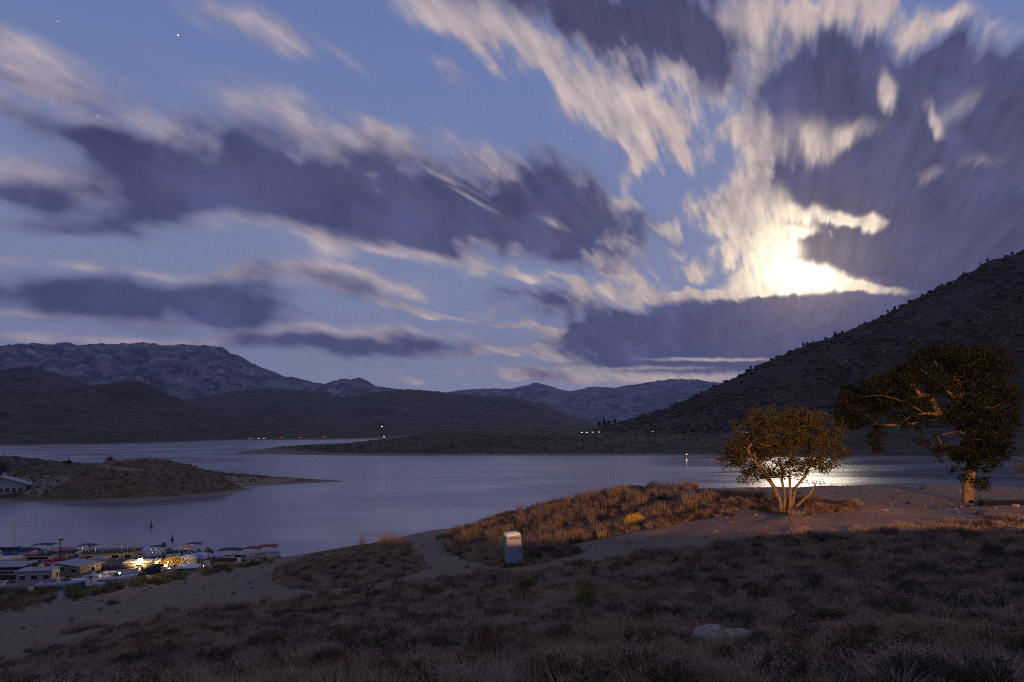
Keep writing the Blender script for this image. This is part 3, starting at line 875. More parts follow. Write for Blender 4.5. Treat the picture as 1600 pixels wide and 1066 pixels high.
def make_hill_cover():
    dark = plant_mat('chaparral', [(.018, .02, .014), (.035, .036, .024), (.055, .05, .035)], trans=0)
    rock = mat('granite_boulders', (.095, .076, .062), .95, var=.35, scale=.6)
    protos = [proto_mesh('h', lumps(11, .62, 2, .7), dark), proto_mesh('h', lumps(12, .5, 2, .7), dark), proto_mesh('h', lumps(13, .7, 1, .4), rock), proto_mesh('h', lumps(14, .9, 1, .4), rock)]
    r, c = GX.shape; n = 21000
    a = rng.random(n) * (r * .73 - 1); b = rng.random(n) * (c - 1)
    i = a.astype(int); j = b.astype(int); fa = a - i; fb = b - j
    def bil(M): return (M[i, j] * (1 - fa) * (1 - fb) + M[i + 1, j] * fa * (1 - fb) + M[i, j + 1] * (1 - fa) * fb + M[i + 1, j + 1] * fa * fb)
    x, y, z = bil(GX), bil(GY), bil(GZ)
    px = 800 + F * x / y
    k = (px < 1750) & (z > 8)
    x, y, z = x[k], y[k], z[k]; n = len(x)
    cl = fbm(x / 50, y / 80, 4)
    k = rng.random(n) < np.clip(.62 + cl * 3.2, .10, 1)
    x, y, z, cl = x[k], y[k], z[k], cl[k]; n = len(x)
    veg = rng.random(n) < (.60 + cl * 1.8)
    s = np.where(veg, .5 + 3.6 * rng.random(n) ** 2.2, .4 + 2.8 * rng.random(n) ** 3)
    idx = np.where(veg, rng.integers(0, 2, n), rng.integers(2, 4, n))
    scatter('hillside_brush', np.stack([x, y, z - .2], 1), rng.uniform(0, 6.28, n), s, idx, protos, 'dark brush and pale boulders speckling the steep rocky hill', 'brush')
    # low brush on the far shore and the promontory
    r, c = FX.shape; n = 3500
    a = rng.random(n) * (r * .78 - 1); b = rng.random(n) * (c - 1); i = a.astype(int); j = b.astype(int)
    x, y, z = FX[i, j] + rng.uniform(-1.5, 1.5, n), FY[i, j], FZ[i, j]
    k = (z > 1.2); x, y, z = x[k], y[k], z[k]; n = len(x)
    x2, y2 = rng.uniform(-200, -45, 3000), rng.uniform(185, 270, 3000); z2 = prom_z(x2, y2)
    px2, _ = project(x2, y2, z2); k = (z2 > .8) & (px2 < 420); x2, y2, z2 = x2[k], y2[k], z2[k]
    # rocks gather on the knob and on the water's edge
    knob = np.exp(-(((800 + F * x2 / y2) - 185) / 85) ** 2)
    veg2 = rng.random(len(x2)) > knob * .9
    s2 = np.where(veg2, rng.uniform(.15, .5, len(x2)), rng.uniform(.2, .85, len(x2)))
    i2 = np.where(veg2, rng.integers(0, 2, len(x2)), rng.integers(2, 4, len(x2)))
    protos = [proto_mesh('h', lumps(21, .8, 1, .5), dark), proto_mesh('h', lumps(22, .8, 1, .5), dark), proto_mesh('h', lumps(23, .7, 1, .4), rock), proto_mesh('h', lumps(24, .9, 1, .4), rock)]
    scatter('shore_brush', np.stack([np.r_[x, x2], np.r_[y, y2], np.r_[z, z2] - .05], 1), rng.uniform(0, 6.28, n + len(x2)),
            np.r_[rng.uniform(.3, 1.0, n), s2], np.r_[rng.integers(0, 2, n), i2], protos, 'low dark brush and rocks dotting the far shore and the promontory', 'brush')


make_hill_cover()


# ------------------------------------------------------------------ trees
bark = mat('oak_bark', (.15, .11, .072), .95, var=.4, scale=5, bump=.8, bscale=14)
bark_dark = mat('dark_wood', (.045, .035, .028), .95, var=.4, scale=4, bump=.7, bscale=10)
oak_leaf = plant_mat('oak_leaves', [(.010, .014, .005), (.022, .026, .009), (.045, .045, .014), (.016, .02, .007)], .7, .3)
ash_leaf = plant_mat('small_tree_leaves', [(.018, .021, .008), (.04, .038, .013), (.085, .072, .025), (.028, .029, .010)], .7, .3)


def grow(root, stems, targets, step=.45, base_r=None, seed=1, spread=1.0):
    """join every target to the nearest wood; returns nodes, parents"""
    r = random.Random(seed)
    P = []; par = []
    for st in stems:
        prev = -1
        for k, p in enumerate(st):
            p = Vector(p)
            if k == 0: P.append(p); par.append(-1); prev = len(P) - 1; continue
            a = P[prev]; n = max(1, int((p - a).length / step))
            for q in range(1, n + 1):
                w = Vector((r.uniform(-1, 1), r.uniform(-1, 1), r.uniform(-1, 1))) * step * .07
                P.append(a.lerp(p, q / n) + (w if q < n else Vector())); par.append(prev); prev = len(P) - 1
    nroot = len(P)
    tg = sorted([Vector(t) for t in targets], key=lambda t: (t - Vector(stems[0][-1])).length)
    ends = []
    for t in tg:
        A = np.array([tuple(p) for p in P]); d = np.linalg.norm(A - np.array(tuple(t)), axis=1)
        d = d + np.where(A[:, 2] > t.z + .3, .8, 0)          # wood prefers to rise
        i = int(np.argmin(d)); a = P[i]; n = max(1, int((t - a).length / step)); prev = i
        side = Vector((r.uniform(-1, 1), r.uniform(-1, 1), r.uniform(-.2, .9))) * (t - a).length * .14 * spread
        for q in range(1, n + 1):
            f = q / n
            w = side * math.sin(f * math.pi) + Vector((r.uniform(-1, 1), r.uniform(-1, 1), r.uniform(-1, 1))) * step * .12
            P.append(a.lerp(t, f) + w * (1 if q < n else 0)); par.append(prev); prev = len(P) - 1
        ends.append(prev)
    return P, par, ends


def wood_mesh(P, par, tip=.012, power=2.35, maxr=None, floor=None):
    R = [0.0] * len(P); kids = [0] * len(P)
    for i, p in enumerate(par):
        if p >= 0: kids[p] += 1
    acc = [0.0] * len(P)
    for i in range(len(P) - 1, -1, -1):
        if kids[i] == 0: acc[i] = tip ** power
        R[i] = acc[i] ** (1 / power)
        if par[i] >= 0: acc[par[i]] += acc[i]
    if maxr:
        big = max(R); e = math.log(maxr / tip) / math.log(big / tip) if big > tip else 1
        R = [tip * (x / tip) ** e for x in R]
    if floor: R = [max(x, floor.get(i, 0)) for i, x in enumerate(R)]
    m = MB(); ch = {}
    for i, p in enumerate(par):
        if p >= 0: ch.setdefault(p, []).append(i)
    starts = [(i, None) for i, p in enumerate(par) if p < 0]
    while starts:
        i, frm = starts.pop()
        pts = [] if frm is None else [P[frm]]; rr = [] if frm is None else [min(R[frm], R[i] * 1.15)]
        while True:
            pts.append(P[i]); rr.append(R[i])
            c = ch.get(i, [])
            if not c: break
            c = sorted(c, key=lambda k: -R[k])
            for k in c[1:]: starts.append((k, i))
            i = c[0]
        if len(pts) > 1:
            sides = 10 if max(rr) > .12 else (6 if max(rr) > .04 else 4)
            m.tube(pts, rr, sides)
    return m


def leaf_cloud(centres, radii, per, size, seed, jitter=1.0, flat=.75):
    r = np.random.default_rng(seed); V = []; Fc = []
    for c, rad in zip(centres, radii):
        n = int(per * (rad / .6) ** 2)
        d = r.normal(size=(n, 3)); d /= np.linalg.norm(d, axis=1)[:, None]; d *= (r.random((n, 1)) ** .45) * rad; d[:, 2] *= flat
        p = np.array(tuple(c)) + d
        a = r.normal(size=(n, 3)); a[:, 2] *= .5; a /= np.linalg.norm(a, axis=1)[:, None]
        b = np.cross(a, r.normal(size=(n, 3))); b /= np.linalg.norm(b, axis=1)[:, None]
        s = size * r.uniform(.6, 1.3, (n, 1))
        q = np.stack([p - a * s, p + b * s * .55, p + a * s, p - b * s * .55], 1)
        V.append(q.reshape(-1, 3))
    V = np.concatenate(V); n = len(V) // 4
    return V, np.arange(n * 4).reshape(n, 4)


def np_mesh(name, V, Q, mt, parent, loc):
    me = bpy.data.meshes.new(name); V = V - np.array(tuple(loc))
    me.vertices.add(len(V)); me.vertices.foreach_set('co', V.astype(np.float32).ravel())
    me.loops.add(Q.size); me.loops.foreach_set('vertex_index', Q.ravel().astype(np.int32))
    me.polygons.add(len(Q)); me.polygons.foreach_set('loop_start', (np.arange(len(Q)) * 4).astype(np.int32))
    me.update(); me.validate(); me.materials.append(mt)
    o = bpy.data.objects.new(name, me); COL.objects.link(o); o.parent = parent
    return o


def crown_targets(blobs, Y, seed, dens, depth=1.0):
    """blobs: photo px, py, half width, half height, weight -> points in space about distance Y"""
    r = random.Random(seed); out = []
    for b in blobs:
        cx, cy, rx, ry = b[:4]; w = b[4] if len(b) > 4 else 1; dy = b[5] if len(b) > 5 else 0
        R_ = rx / F * Y; Z_ = ry / F * Y; c = W(cx, cy, Y)
        n = max(2, int(dens * w * R_ * Z_ * 4 * (.6 + .4 * min(R_, 2))))
        for _ in range(n):
            while True:
                v = Vector((r.uniform(-1, 1), r.uniform(-1, 1), r.uniform(-1, 1)))
                if v.length < 1: break
            v *= (.35 + .65 * v.length) / max(v.length, .01) * v.length ** .3 if v.length > .05 else 1
            out.append(c + Vector((v.x * R_, v.y * R_ * depth + dy, v.z * Z_)))
    return out


def stem_count(stems, step):
    return sum(1 + sum(max(1, int((Vector(b) - Vector(a)).length / step)) for a, b in zip(st, st[1:])) for st in stems)


def tree(name, label, base, stems, blobs, Y, leafm, seed, dens, per, size, rad, trunk_r, group=None, tip=.012, depth=.9, cat='tree', barkm=None, drop=.06, stem_floor=0, stem_h=3.0):
    t = crown_targets(blobs, Y, seed, dens, depth)
    P, par, ends = grow(base, stems, t, seed=seed)
    root = empty(name, base); tag(root, label, cat, group)
    ns = len(P) - 0; fl = {}
    for i, p in enumerate(P):
        if stem_floor and all((p - e).length > .01 for e in t) and i < stem_count(stems, .45): fl[i] = stem_floor * (1 - .55 * min(1, max(0, (p.z - base[2]) / stem_h)))
    wm = wood_mesh(P, par, tip, maxr=trunk_r, floor=fl)
    wm.v = [tuple(Vector(v) - Vector(base)) for v in wm.v]
    wm.build('trunk', barkm or bark, root, smooth=True)
    r = random.Random(seed + 5)
    cs = [P[e] for e in ends if r.random() > drop]; rr = [rad * r.uniform(.55, 1.35) for _ in cs]
    V, Q = leaf_cloud(cs, rr, per, size, seed)
    np_mesh('crown', V, Q, leafm, root, base)
    return root


# the many-stemmed small tree
b = hit(1229, 801)
def S(px, py, dy=0): return W(px, py, b.y + dy)
small_stems = [[(b.x - .35, b.y, b.z - .1), S(1219, 782, -.1), S(1210, 762, -.2), S(1196, 742, -.5), S(1180, 722, -.6)],
               [(b.x - .1, b.y + .2, b.z - .1), S(1227, 775, .3), S(1222, 752, .5), S(1221, 730, .7), S(1214, 700, .9)],
               [(b.x + .15, b.y - .1, b.z - .1), S(1235, 770, -.2), S(1234, 752, -.2), S(1233, 725, -.5), S(1238, 690, -.6)],
               [(b.x + .32, b.y + .15, b.z - .1), S(1240, 778, .2), S(1243, 762, .3), S(1258, 745, .5), S(1266, 722, .6), S(1278, 700, .8)],
               [(b.x + .4, b.y, b.z), S(1246, 790, -.3), S(1256, 780, -.5), S(1266, 772, -.7)]]
tree('small_tree', 'small many-stemmed leafy tree in front of the bright moonlit patch of water', b, small_stems,
     [(1222, 676, 74, 28, .9), (1178, 672, 40, 22, .8), (1276, 672, 44, 28, .9), (1152, 700, 26, 14, .9), (1158, 718, 36, 16, .9), (1140, 722, 18, 9, .9), (1295, 705, 28, 22, .8), (1230, 708, 70, 24, .8), (1188, 738, 34, 13, 1.2), (1262, 730, 38, 14, .9), (1225, 738, 40, 10, .7), (1168, 748, 16, 8, .9), (1215, 654, 55, 18, .9), (1252, 656, 45, 16, .9), (1304, 728, 10, 6, .8), (1178, 768, 16, 8, .5), (1272, 760, 18, 14, .25), (1170, 700, 36, 24, .8)],
     b.y, ash_leaf, 3, 6.5, 110, .075, .40, .14, tip=.009, depth=.85, stem_floor=.125, stem_h=4.5)

b = hit(1513, 786)
oak_stems = [[(b.x, b.y, b.z - .2), S(1513, 765), S(1515, 745), S(1519, 722, .1), S(1519, 695, .2), S(1516, 665, .3), S(1508, 640, .3), S(1498, 610, .4), S(1490, 580, .6)],
             [S(1516, 665, .3), S(1496, 652, 0), S(1470, 648, -.6), S(1445, 646, -1.2), S(1425, 648, -1.7), S(1408, 662, -2.1), S(1402, 676, -2.3)],
             [S(1519, 690, .2), S(1530, 660, 1.0), S(1548, 630, 1.6), S(1560, 605, 2.0)],
             [S(1445, 646, -1.2), S(1415, 628, -1.8), S(1380, 618, -2.2), S(1348, 620, -2.4)],
             [S(1519, 715), S(1532, 700, -.8), S(1545, 690, -1.2)],
             [S(1508, 640, .3), S(1470, 600, -.8), S(1440, 578, -1.2)]]
tree('oak_tree', 'large spreading oak with one thick trunk standing on the sandy flat', b, oak_stems,
     [(1488, 560, 62, 22, 1.0), (1530, 575, 44, 26, .9), (1455, 552, 40, 13, .8), (1548, 615, 38, 26, .7), (1500, 600, 50, 20, .6), (1440, 600, 46, 20, .8), (1395, 595, 38, 15, 1.6), (1355, 615, 42, 20, 1.8), (1322, 640, 16, 24, 1.8), (1338, 658, 26, 14, 1.6), (1395, 628, 46, 14, 1.2), (1430, 575, 34, 9, 1.3), (1368, 690, 13, 16, .9), (1372, 670, 18, 10, .6), (1560, 660, 30, 24, .9), (1525, 655, 34, 20, .6), (1545, 695, 34, 16, .9), (1505, 700, 26, 12, .6), (1475, 706, 16, 14, .9), (1450, 682, 24, 14, .25), (1574, 625, 18, 30, .9), (1528, 735, 10, 12, .7), (1500, 735, 9, 10, .6), (1526, 752, 10, 14, 1.4, -.5), (1503, 742, 8, 12, 1.0, -.5), (1528, 715, 26, 12, 1.2, -.8), (1500, 715, 22, 12, 1.0, -.6), (1465, 630, 50, 12, .4), (1545, 560, 30, 18, .8), (1515, 672, 34, 26, .9, -1.6), (1498, 640, 40, 22, .8, -1.6), (1460, 650, 40, 12, .4, -1.0), (1532, 705, 30, 16, .9, -1.2), (1415, 655, 26, 22, .5, -1), (1400, 640, 40, 16, .5), (1520, 730, 14, 8, .7, -.9)],
     b.y, oak_leaf, 11, 4.8, 92, .10, .52, .42, tip=.012, depth=1.0)

b = W(1668, 806, 46); b.z = float(ground_z(b.x, b.y))
tree('edge_tree', 'leafy branch tips of a tree reaching in at the right edge above the log', b,
     [[tuple(b), S(1672, 770), S(1666, 735), S(1660, 700)], [S(1668, 750), S(1640, 735), S(1612, 724)]],
     [(1650, 690, 34, 40, .8), (1622, 715, 26, 22, .8), (1594, 720, 9, 14, 3.0), (1591, 742, 7, 6, 3.0), (1602, 712, 9, 8, 2.0), (1608, 735, 12, 10, 2.0), (1680, 670, 40, 40, .6)],
     b.y, ash_leaf, 17, 3.6, 40, .08, .34, .16, tip=.009)


# bushes that stand out one by one
def bush(name, label, px, py, rpx, hpx, mt, seed, n=70, leafn=500, leaf=.03, group=None, cat='bush', w=.008):
    b = hit(px, py); R_ = rpx / F * b.y; h = hpx / F * b.y
    vs, fs = twigs(n, R_, h, w, seed, leaf, leafn)
    root = empty(name, (b.x, b.y, b.z - .04)); tag(root, label, cat, group)
    me = bpy.data.meshes.new('foliage'); me.from_pydata(vs, [], fs); me.materials.append(mt)
    o = bpy.data.objects.new('foliage', me); COL.objects.link(o); o.parent = root
    st = MB(); r = random.Random(seed)
    for k in range(6):
        a = r.uniform(0, 6.28); st.tube([(0, 0, 0), (math.cos(a) * R_ * .3, math.sin(a) * R_ * .3, h * .45), (math.cos(a) * R_ * .6, math.sin(a) * R_ * .6, h * .8)], [.02, .013, .006], 5)
    st.build('stem', bark_dark, root)
    return root


yel = plant_mat('yellow_rabbitbrush', [(.62, .42, .035), (.8, .56, .06), (.7, .46, .05)], .7, .3)
grn = plant_mat('olive_bush', [(.07, .095, .025), (.11, .14, .04), (.14, .16, .05)], .7, .3)
red = russet
bush('yellow_bush', 'round bright yellow flowering bush on the bank right of the toilet', 992, 823, 19, 20, yel, 31, 180, 5200, .035)
bush('green_bush', 'larger round olive green bush in the dark grass below the track', 917, 952, 25, 38, grn, 32, 160, 5200, .02)
bush('green_bush', 'small olive green bush in the grass below the toilet', 824, 922, 19, 21, grn, 33, 120, 3600, .025)
bush('dark_bush', 'dark leafless bush growing against the right side of the boulder', 1187, 1016, 27, 32, scrub, 34, 260, 900, .012, w=.005)
bush('dark_bush', 'tiny dark round shrub at the lower right beside the bare patch', 1427, 1032, 14, 20, scrub, 35, 130, 500, .012, w=.004)
bush('dark_bush', 'dark shrub touching the right edge below the bare patch', 1592, 985, 14, 16, scrub, 36, 130, 500, .014, w=.004)
bush('russet_bush', 'reddish brown dead shrub in the middle of the foreground grass', 545, 992, 15, 18, red, 37, 120, 700, .02)
bush('russet_bush', 'reddish brown dead shrub right of centre in the grass under the green bush', 868, 966, 14, 16, red, 38, 120, 700, .02)
bush('sand_shrub', 'lone low brown shrub on the bare beach slope below the boats', 176, 945, 13, 9, scrub, 39, 90, 400, .03)
bush('tall_weed', 'tall lamplit weed clump at the tip of the left mound', 606, 860, 24, 32, straw, 40, 300, 700, .03, w=.012)
bush('tall_weed', 'dark tall weed standing at the left of the lamplit clump', 566, 862, 10, 36, straw, 41, 70, 160, .03, w=.012)
bush('track_shrub', 'low grey shrub spilling onto the track beside the left mound', 658, 890, 14, 13, sage, 42, 90, 400, .03)
bush('bank_shrub', 'reddish lamplit shrub just right of the small tree trunks', 1272, 795, 16, 26, plant_mat('rust_leaves', [(.14, .06, .03), (.2, .09, .04), (.12, .06, .03)]), 43, 90, 700, .03)
bush('crest_shrub', 'bushy grass clump on the crest of the mound, left of its twin', 968, 775, 22, 18, straw, 44, 200, 400, .03, w=.014)
bush('crest_shrub', 'smaller bushy grass clump on the crest of the mound where it meets the flat', 1018, 776, 12, 14, straw, 45, 120, 300, .03, w=.014)


def boulder(name, label, px, py, d, seed, mt, rz=0, cat='boulder', group=None):
    b = hit(px, py); m = MB().blob((0, 0, 0), d, seed, 4, .34, 1.35)
    o = m.build(name, mt, None, True); o.location = (b.x, b.y + d[1] * .6, b.z + d[2] * .02); o.rotation_euler = (0, 0, rz)
    tag(o, label, cat, group); return o


gran = mat('pale_granite', (.19, .16, .145), .9, var=.5, scale=4.5, bump=1.0, bscale=6)
boulder('boulder', 'large smooth pale boulder half sunk in the foreground grass', 1134, 1006, (.72, .45, .30), 3, gran, .1)
boulder('stone', 'small pale stone at the left foot of the large boulder', 1104, 1000, (.12, .1, .08), 5, gran)
boulder('stone', 'small white stone beside the log at the right edge', 1589, 792, (.22, .2, .18), 6, gran)
boulder('stone', 'flat stone lying on the open sand near the middle of the flat', 1385, 800, (.18, .12, .07), 8, gran)


# ------------------------------------------------------------------ logs and posts
def log(label, a, b_, r, seed):
    A = hit(*a); B = hit(*b_); rr = random.Random(seed); n = 12
    pts = [];
    for i in range(n + 1):
        p = A.lerp(B, i / n); p.z = float(ground_z(p.x, p.y)) + r * .75 + rr.uniform(-.02, .02); p.x += rr.uniform(-.03, .03); pts.append(p)
    base = pts[0].copy(); m = MB().tube([p - base for p in pts], [r * rr.uniform(.88, 1.08) for _ in pts], 12)
    root = empty('log', base); tag(root, label, 'log')
    m.build('bark', bark_dark, root, True)
    for i in (2, 5, 9):
        p = pts[i] - base; MB().tube([p, p + Vector((rr.uniform(-.1, .1), -r * 1.0, r * 1.3))], [r * .3, r * .16], 6).build('branch_stub', bark_dark, root)
    return root


log('long dark log along the edge of the flat, left of the small tree', (1092, 772), (1208, 782), .34, 1)
log('dark log right of the small tree, its right end on the open sand', (1236, 786), (1332, 795), .30, 2)
log('dark log lying to the right of the large oak', (1532, 790), (1680, 796), .26, 3)


def post(label, px, py, wpx, hpx, seed, lean=.06):
    b = hit(px, py); r = wpx / F * b.y / 2; h = hpx / F * b.y; rr = random.Random(seed)
    m = MB().tube([(0, 0, -.2), (lean * .3, 0, h * .35), (lean, .02, h * .7), (lean * 1.2, .02, h)], [r * 1.15, r, r * .95, r * .8], 9)
    root = empty('wooden_post', b, rr.uniform(0, 1)); tag(root, label, 'post')
    m.build('shaft', bark_dark, root); MB().tube([(lean, .02, h * .82), (lean, .02, h * .88)], r * 1.12, 9).build('wire_band', mat('rusty_iron', (.12, .06, .04), .8), root)
    return root


post('short thick dark wooden stump post on the bank between yellow bush and small tree', 1089, 806, 7, 20, 1, -.1)
post('small black marker post among the grass above the toilet', 855, 797, 6, 9, 2)
post('tiny dark stake at the left end of the mound beside the track', 708, 866, 2.5, 6, 3)


# ------------------------------------------------------------------ portable toilet
def toilet():
    b = hit(803, 884)
    w, d, h = 1.13, 1.13, 2.05
    root = empty('portable_toilet', (b.x, b.y + .5, b.z + .02), math.radians(15), ry=math.radians(-4), rx=math.radians(-1))
    tag(root, 'leaning blue and pale green portable toilet beside the sandy track', 'portable toilet')
    front = mat('toilet_blue_grey', (.20, .22, .34), .55, var=.1); side = mat('toilet_green', (.14, .30, .26), .55, var=.12)
    white = mat('toilet_white', (.62, .60, .54), .5, var=.06); blk = mat('toilet_skid', (.02, .02, .025), .7)
    MB().box((0, 0, .06), (w + .06, d + .06, .12)).build('skid_base', blk, root, bevel=.015)
    for sx in (-1, 1):
        o = MB().box((sx * (w / 2 - .02), 0, .12 + h / 2), (.04, d - .1, h)).build('side_panel', side, root)
        for k in range(5):
            MB().box((sx * (w / 2 + .008), -.4 + k * .2, .12 + h / 2), (.02, .05, h - .3)).build('rib', side, o)
    MB().box((0, d / 2 - .02, .12 + h / 2), (w - .08, .04, h)).build('back_panel', side, root)
    for sx in (-1, 1):
        MB().box((sx * (w / 2 - .05), -d / 2 + .04, .12 + h / 2), (.1, .09, h)).build('door_post', front, root, bevel=.01)
    MB().box((0, -d / 2 + .04, .12 + h - .09), (w - .2, .08, .18)).build('door_header', front, root)
    dr = MB().box((0, -d / 2 + .03, .12 + .02 + (h - .22) / 2), (w - .215, .05, h - .24)).build('door', front, root, bevel=.008)
    MB().box((0, -d / 2 - .002, 1.35), (w - .42, .02, .75)).build('raised_panel', front, dr, bevel=.008)
    MB().box((0, -d / 2 - .002, .60), (w - .42, .02, .5)).build('raised_panel', front, dr, bevel=.008)
    MB().box((.36, -d / 2 - .025, 1.1), (.06, .05, .16)).build('latch', blk, dr)
    v = MB()
    for k in range(9): v.box((-.28 + k * .07, -d / 2 - .012, h - .02), (.03, .02, .12))
    v.build('vent_grille', blk, root)
    # roof: a rounded cap with a raised crown
    rf = MB(); rings = []
    for (s_, z_) in ((1.06, 0), (1.07, .06), (1.0, .14), (.8, .215), (.4, .25)):
        ring = []
        for k in range(20):
            a = 2 * math.pi * k / 20 + math.pi / 20; c, s2 = math.cos(a), math.sin(a)
            q = (abs(c) ** 6 + abs(s2) ** 6) ** (-1 / 6)
            ring.append((c * q * w / 2 * s_, s2 * q * d / 2 * s_, .12 + h + z_))
        rings.append(ring)
    r_ = rf.loft(rings).build('roof', white, root, True)
    MB().tube([(.3, .35, h + .25), (.3, .35, h + .50)], .05, 10).build('vent_pipe', blk, r_)


toilet()


# ------------------------------------------------------------------ boats
C_WHITE = mat('gelcoat_white', (.44, .43, .46), .3, var=.05)
C_GREY = mat('boat_grey', (.22, .22, .25), .5, var=.1)
C_NAVY = mat('canvas_navy', (.02, .03, .07), .85, var=.2)
C_BLACK = mat('canvas_black', (.015, .014, .018), .8, var=.2)
C_RED = mat('boat_red', (.24, .03, .02), .4, var=.12)
C_MAROON = mat('canvas_maroon', (.16, .02, .025), .85, var=.2)
C_ORANGE = mat('canvas_orange', (.55, .22, .06), .8, var=.15)
C_GOLD = mat('cover_gold', (.50, .32, .06), .8, var=.15)
C_BLUE = mat('hull_blue', (.05, .10, .26), .4, var=.1)
C_LBLUE = mat('cover_pale_blue', (.26, .32, .48), .7, var=.1)
C_TEAL = mat('hull_teal', (.06, .22, .26), .4, var=.1)
C_CREAM = mat('cream_paint', (.50, .44, .36), .5, var=.1)
C_METAL = mat('rail_aluminium', (.55, .56, .58), .35, metal=.8, var=.05)
C_GLASS = mat('dark_glass', (.012, .014, .02), .08, spec=.8, var=.0)
C_WOOD = mat('dock_wood', (.17, .14, .11), .9, var=.3, scale=2)
C_TAN = mat('siding_tan', (.19, .165, .14), .8, var=.1)
C_ROOF = mat('roof_pale', (.22, .22, .25), .6, var=.08)


def hull_mesh(L, B, D, sheer=.25):
    """a runabout hull: pointed bow at +x, flat transom at -x"""
    rings = []
    for k in range(11):
        t = k / 10; x = -L / 2 + L * t
        wd = B / 2 * (1 - max(0, (t - .45) / .55) ** 2.2) + .03; top = D * (1 + sheer * t * t); keel = -.25 + .35 * max(0, (t - .6) / .4) ** 2 * D
        rings.append([(x, -wd, top), (x, -wd * 1.02, top * .75), (x, -wd * .8, top * .2), (x, -wd * .25, keel), (x, 0, keel - .05), (x, wd * .25, keel), (x, wd * .8, top * .2), (x, wd * 1.02, top * .75), (x, wd, top)])
    return MB().loft(rings, closed=True)


def canopy(root, x0, x1, w, z, mt, base_z, arch=.16):
    rings = []
    for k in range(7):
        t = k / 6; x = x0 + (x1 - x0) * t; a = arch * (1 - (2 * t - 1) ** 2)
        up = [(x, -w / 2 + w * j / 6, z + a + .10 * (1 - (j / 3 - 1) ** 2)) for j in range(7)]
        rings.append(up + [(p[0], p[1], p[2] - .05) for p in reversed(up)])
    c = MB().loft(rings).build('canopy', mt, root)
    for sy in (-1, 1):
        for fx, tx in ((.35, .05), (.45, .5), (.6, .95)):
            MB().tube([(x0 + (x1 - x0) * fx, sy * w / 2, base_z), (x0 + (x1 - x0) * tx, sy * w / 2, z + .03)], .03, 5).build('canopy_pole', C_METAL, c)
    return c


def runabout(label, px, py, L, rz, hull=None, stripe=None, cover=None, top=None, tower=None, group=None, B=None, glass=True, name='motorboat', D=.75):
    q = on_water(px, py); B = B or L * .36
    root = empty(name, (q.x, q.y, 0), rz); tag(root, label, 'boat', group)
    h = hull_mesh(L, B, D).build('hull', hull or C_WHITE, root, True)
    if stripe:
        for sy in (-1, 1):
            MB().loft([[(-L / 2 + L * .62 * k / 5, sy * B / 2 * 1.03, D * .42), (-L / 2 + L * .62 * k / 5, sy * B / 2 * 1.05, D * .66)] for k in range(6)], closed=False, cap=False).build('hull_stripe', stripe, h)
    if cover:
        rings = []
        for k in range(9):
            t = k / 8; x = -L * .48 + L * .93 * t; wd = B / 2 * (1 - max(0, (t - .45) / .55) ** 2.2) * 1.02 + .02; zz = D * (1 + .25 * t * t); ht = .55 * math.sin(math.pi * min(1, .12 + t * .88)) ** .7
            rings.append([(x, -wd, zz - .06), (x, -wd * .95, zz + .04), (x, -wd * .4, zz + ht * .9), (x, 0, zz + ht), (x, wd * .4, zz + ht * .9), (x, wd * .95, zz + .04), (x, wd, zz - .06)])
        MB().loft(rings).build('cover', cover, root, True)
    else:
        MB().box((L * .22, 0, D * 1.06), (L * .4, B * .6, .08), taper=.8).build('foredeck', C_WHITE, root)
        MB().box((-L * .2, 0, D * .9), (L * .45, B * .7, .12)).build('cockpit_floor', C_GREY, root)
        MB().box((-L * .38, 0, D * 1.15), (.5, B * .75, .45)).build('rear_bench', C_CREAM, root)
        for sy in (-1, 1): MB().box((-L * .06, sy * B * .2, D * 1.2), (.5, .45, .6), taper=.85).build('seat', C_CREAM, root)
        if glass:
            MB().loft([[(L * .04, -B * .38, D * 1.05), (L * .14, -B * .2, D * 1.05), (L * .14, B * .2, D * 1.05), (L * .04, B * .38, D * 1.05)], [(-.0, -B * .34, D * 1.05 + .5), (L * .07, -B * .18, D * 1.05 + .5), (L * .07, B * .18, D * 1.05 + .5), (0, B * .34, D * 1.05 + .5)]]).build('windshield', C_GLASS, root)
    o = MB().box((-L / 2 - .2, 0, D * .8), (.4, .45, .7), taper=.8).build('outboard_motor', C_BLACK, root)
    if top: canopy(root, -L * .38, L * .12, B * .92, D + 1.35, top, D)
    if tower:
        t = MB()
        for sy in (-1, 1):
            t.tube([(-L * .05, sy * B * .46, D), (-L * .16, sy * B * .4, D + 1.0), (-L * .22, sy * B * .3, D + 1.35)], .06, 6)
            t.tube([(-L * .3, sy * B * .46, D), (-L * .22, sy * B * .3, D + 1.35)], .05, 6)
        t.tube([(-L * .22, -B * .3, D + 1.35), (-L * .22, B * .3, D + 1.35)], .06, 6); t.build('wake_tower', tower, root)
        c = canopy(root, -L * .42, L * .08, B * .8, D + 1.45, tower, D + 1.3)
    return root


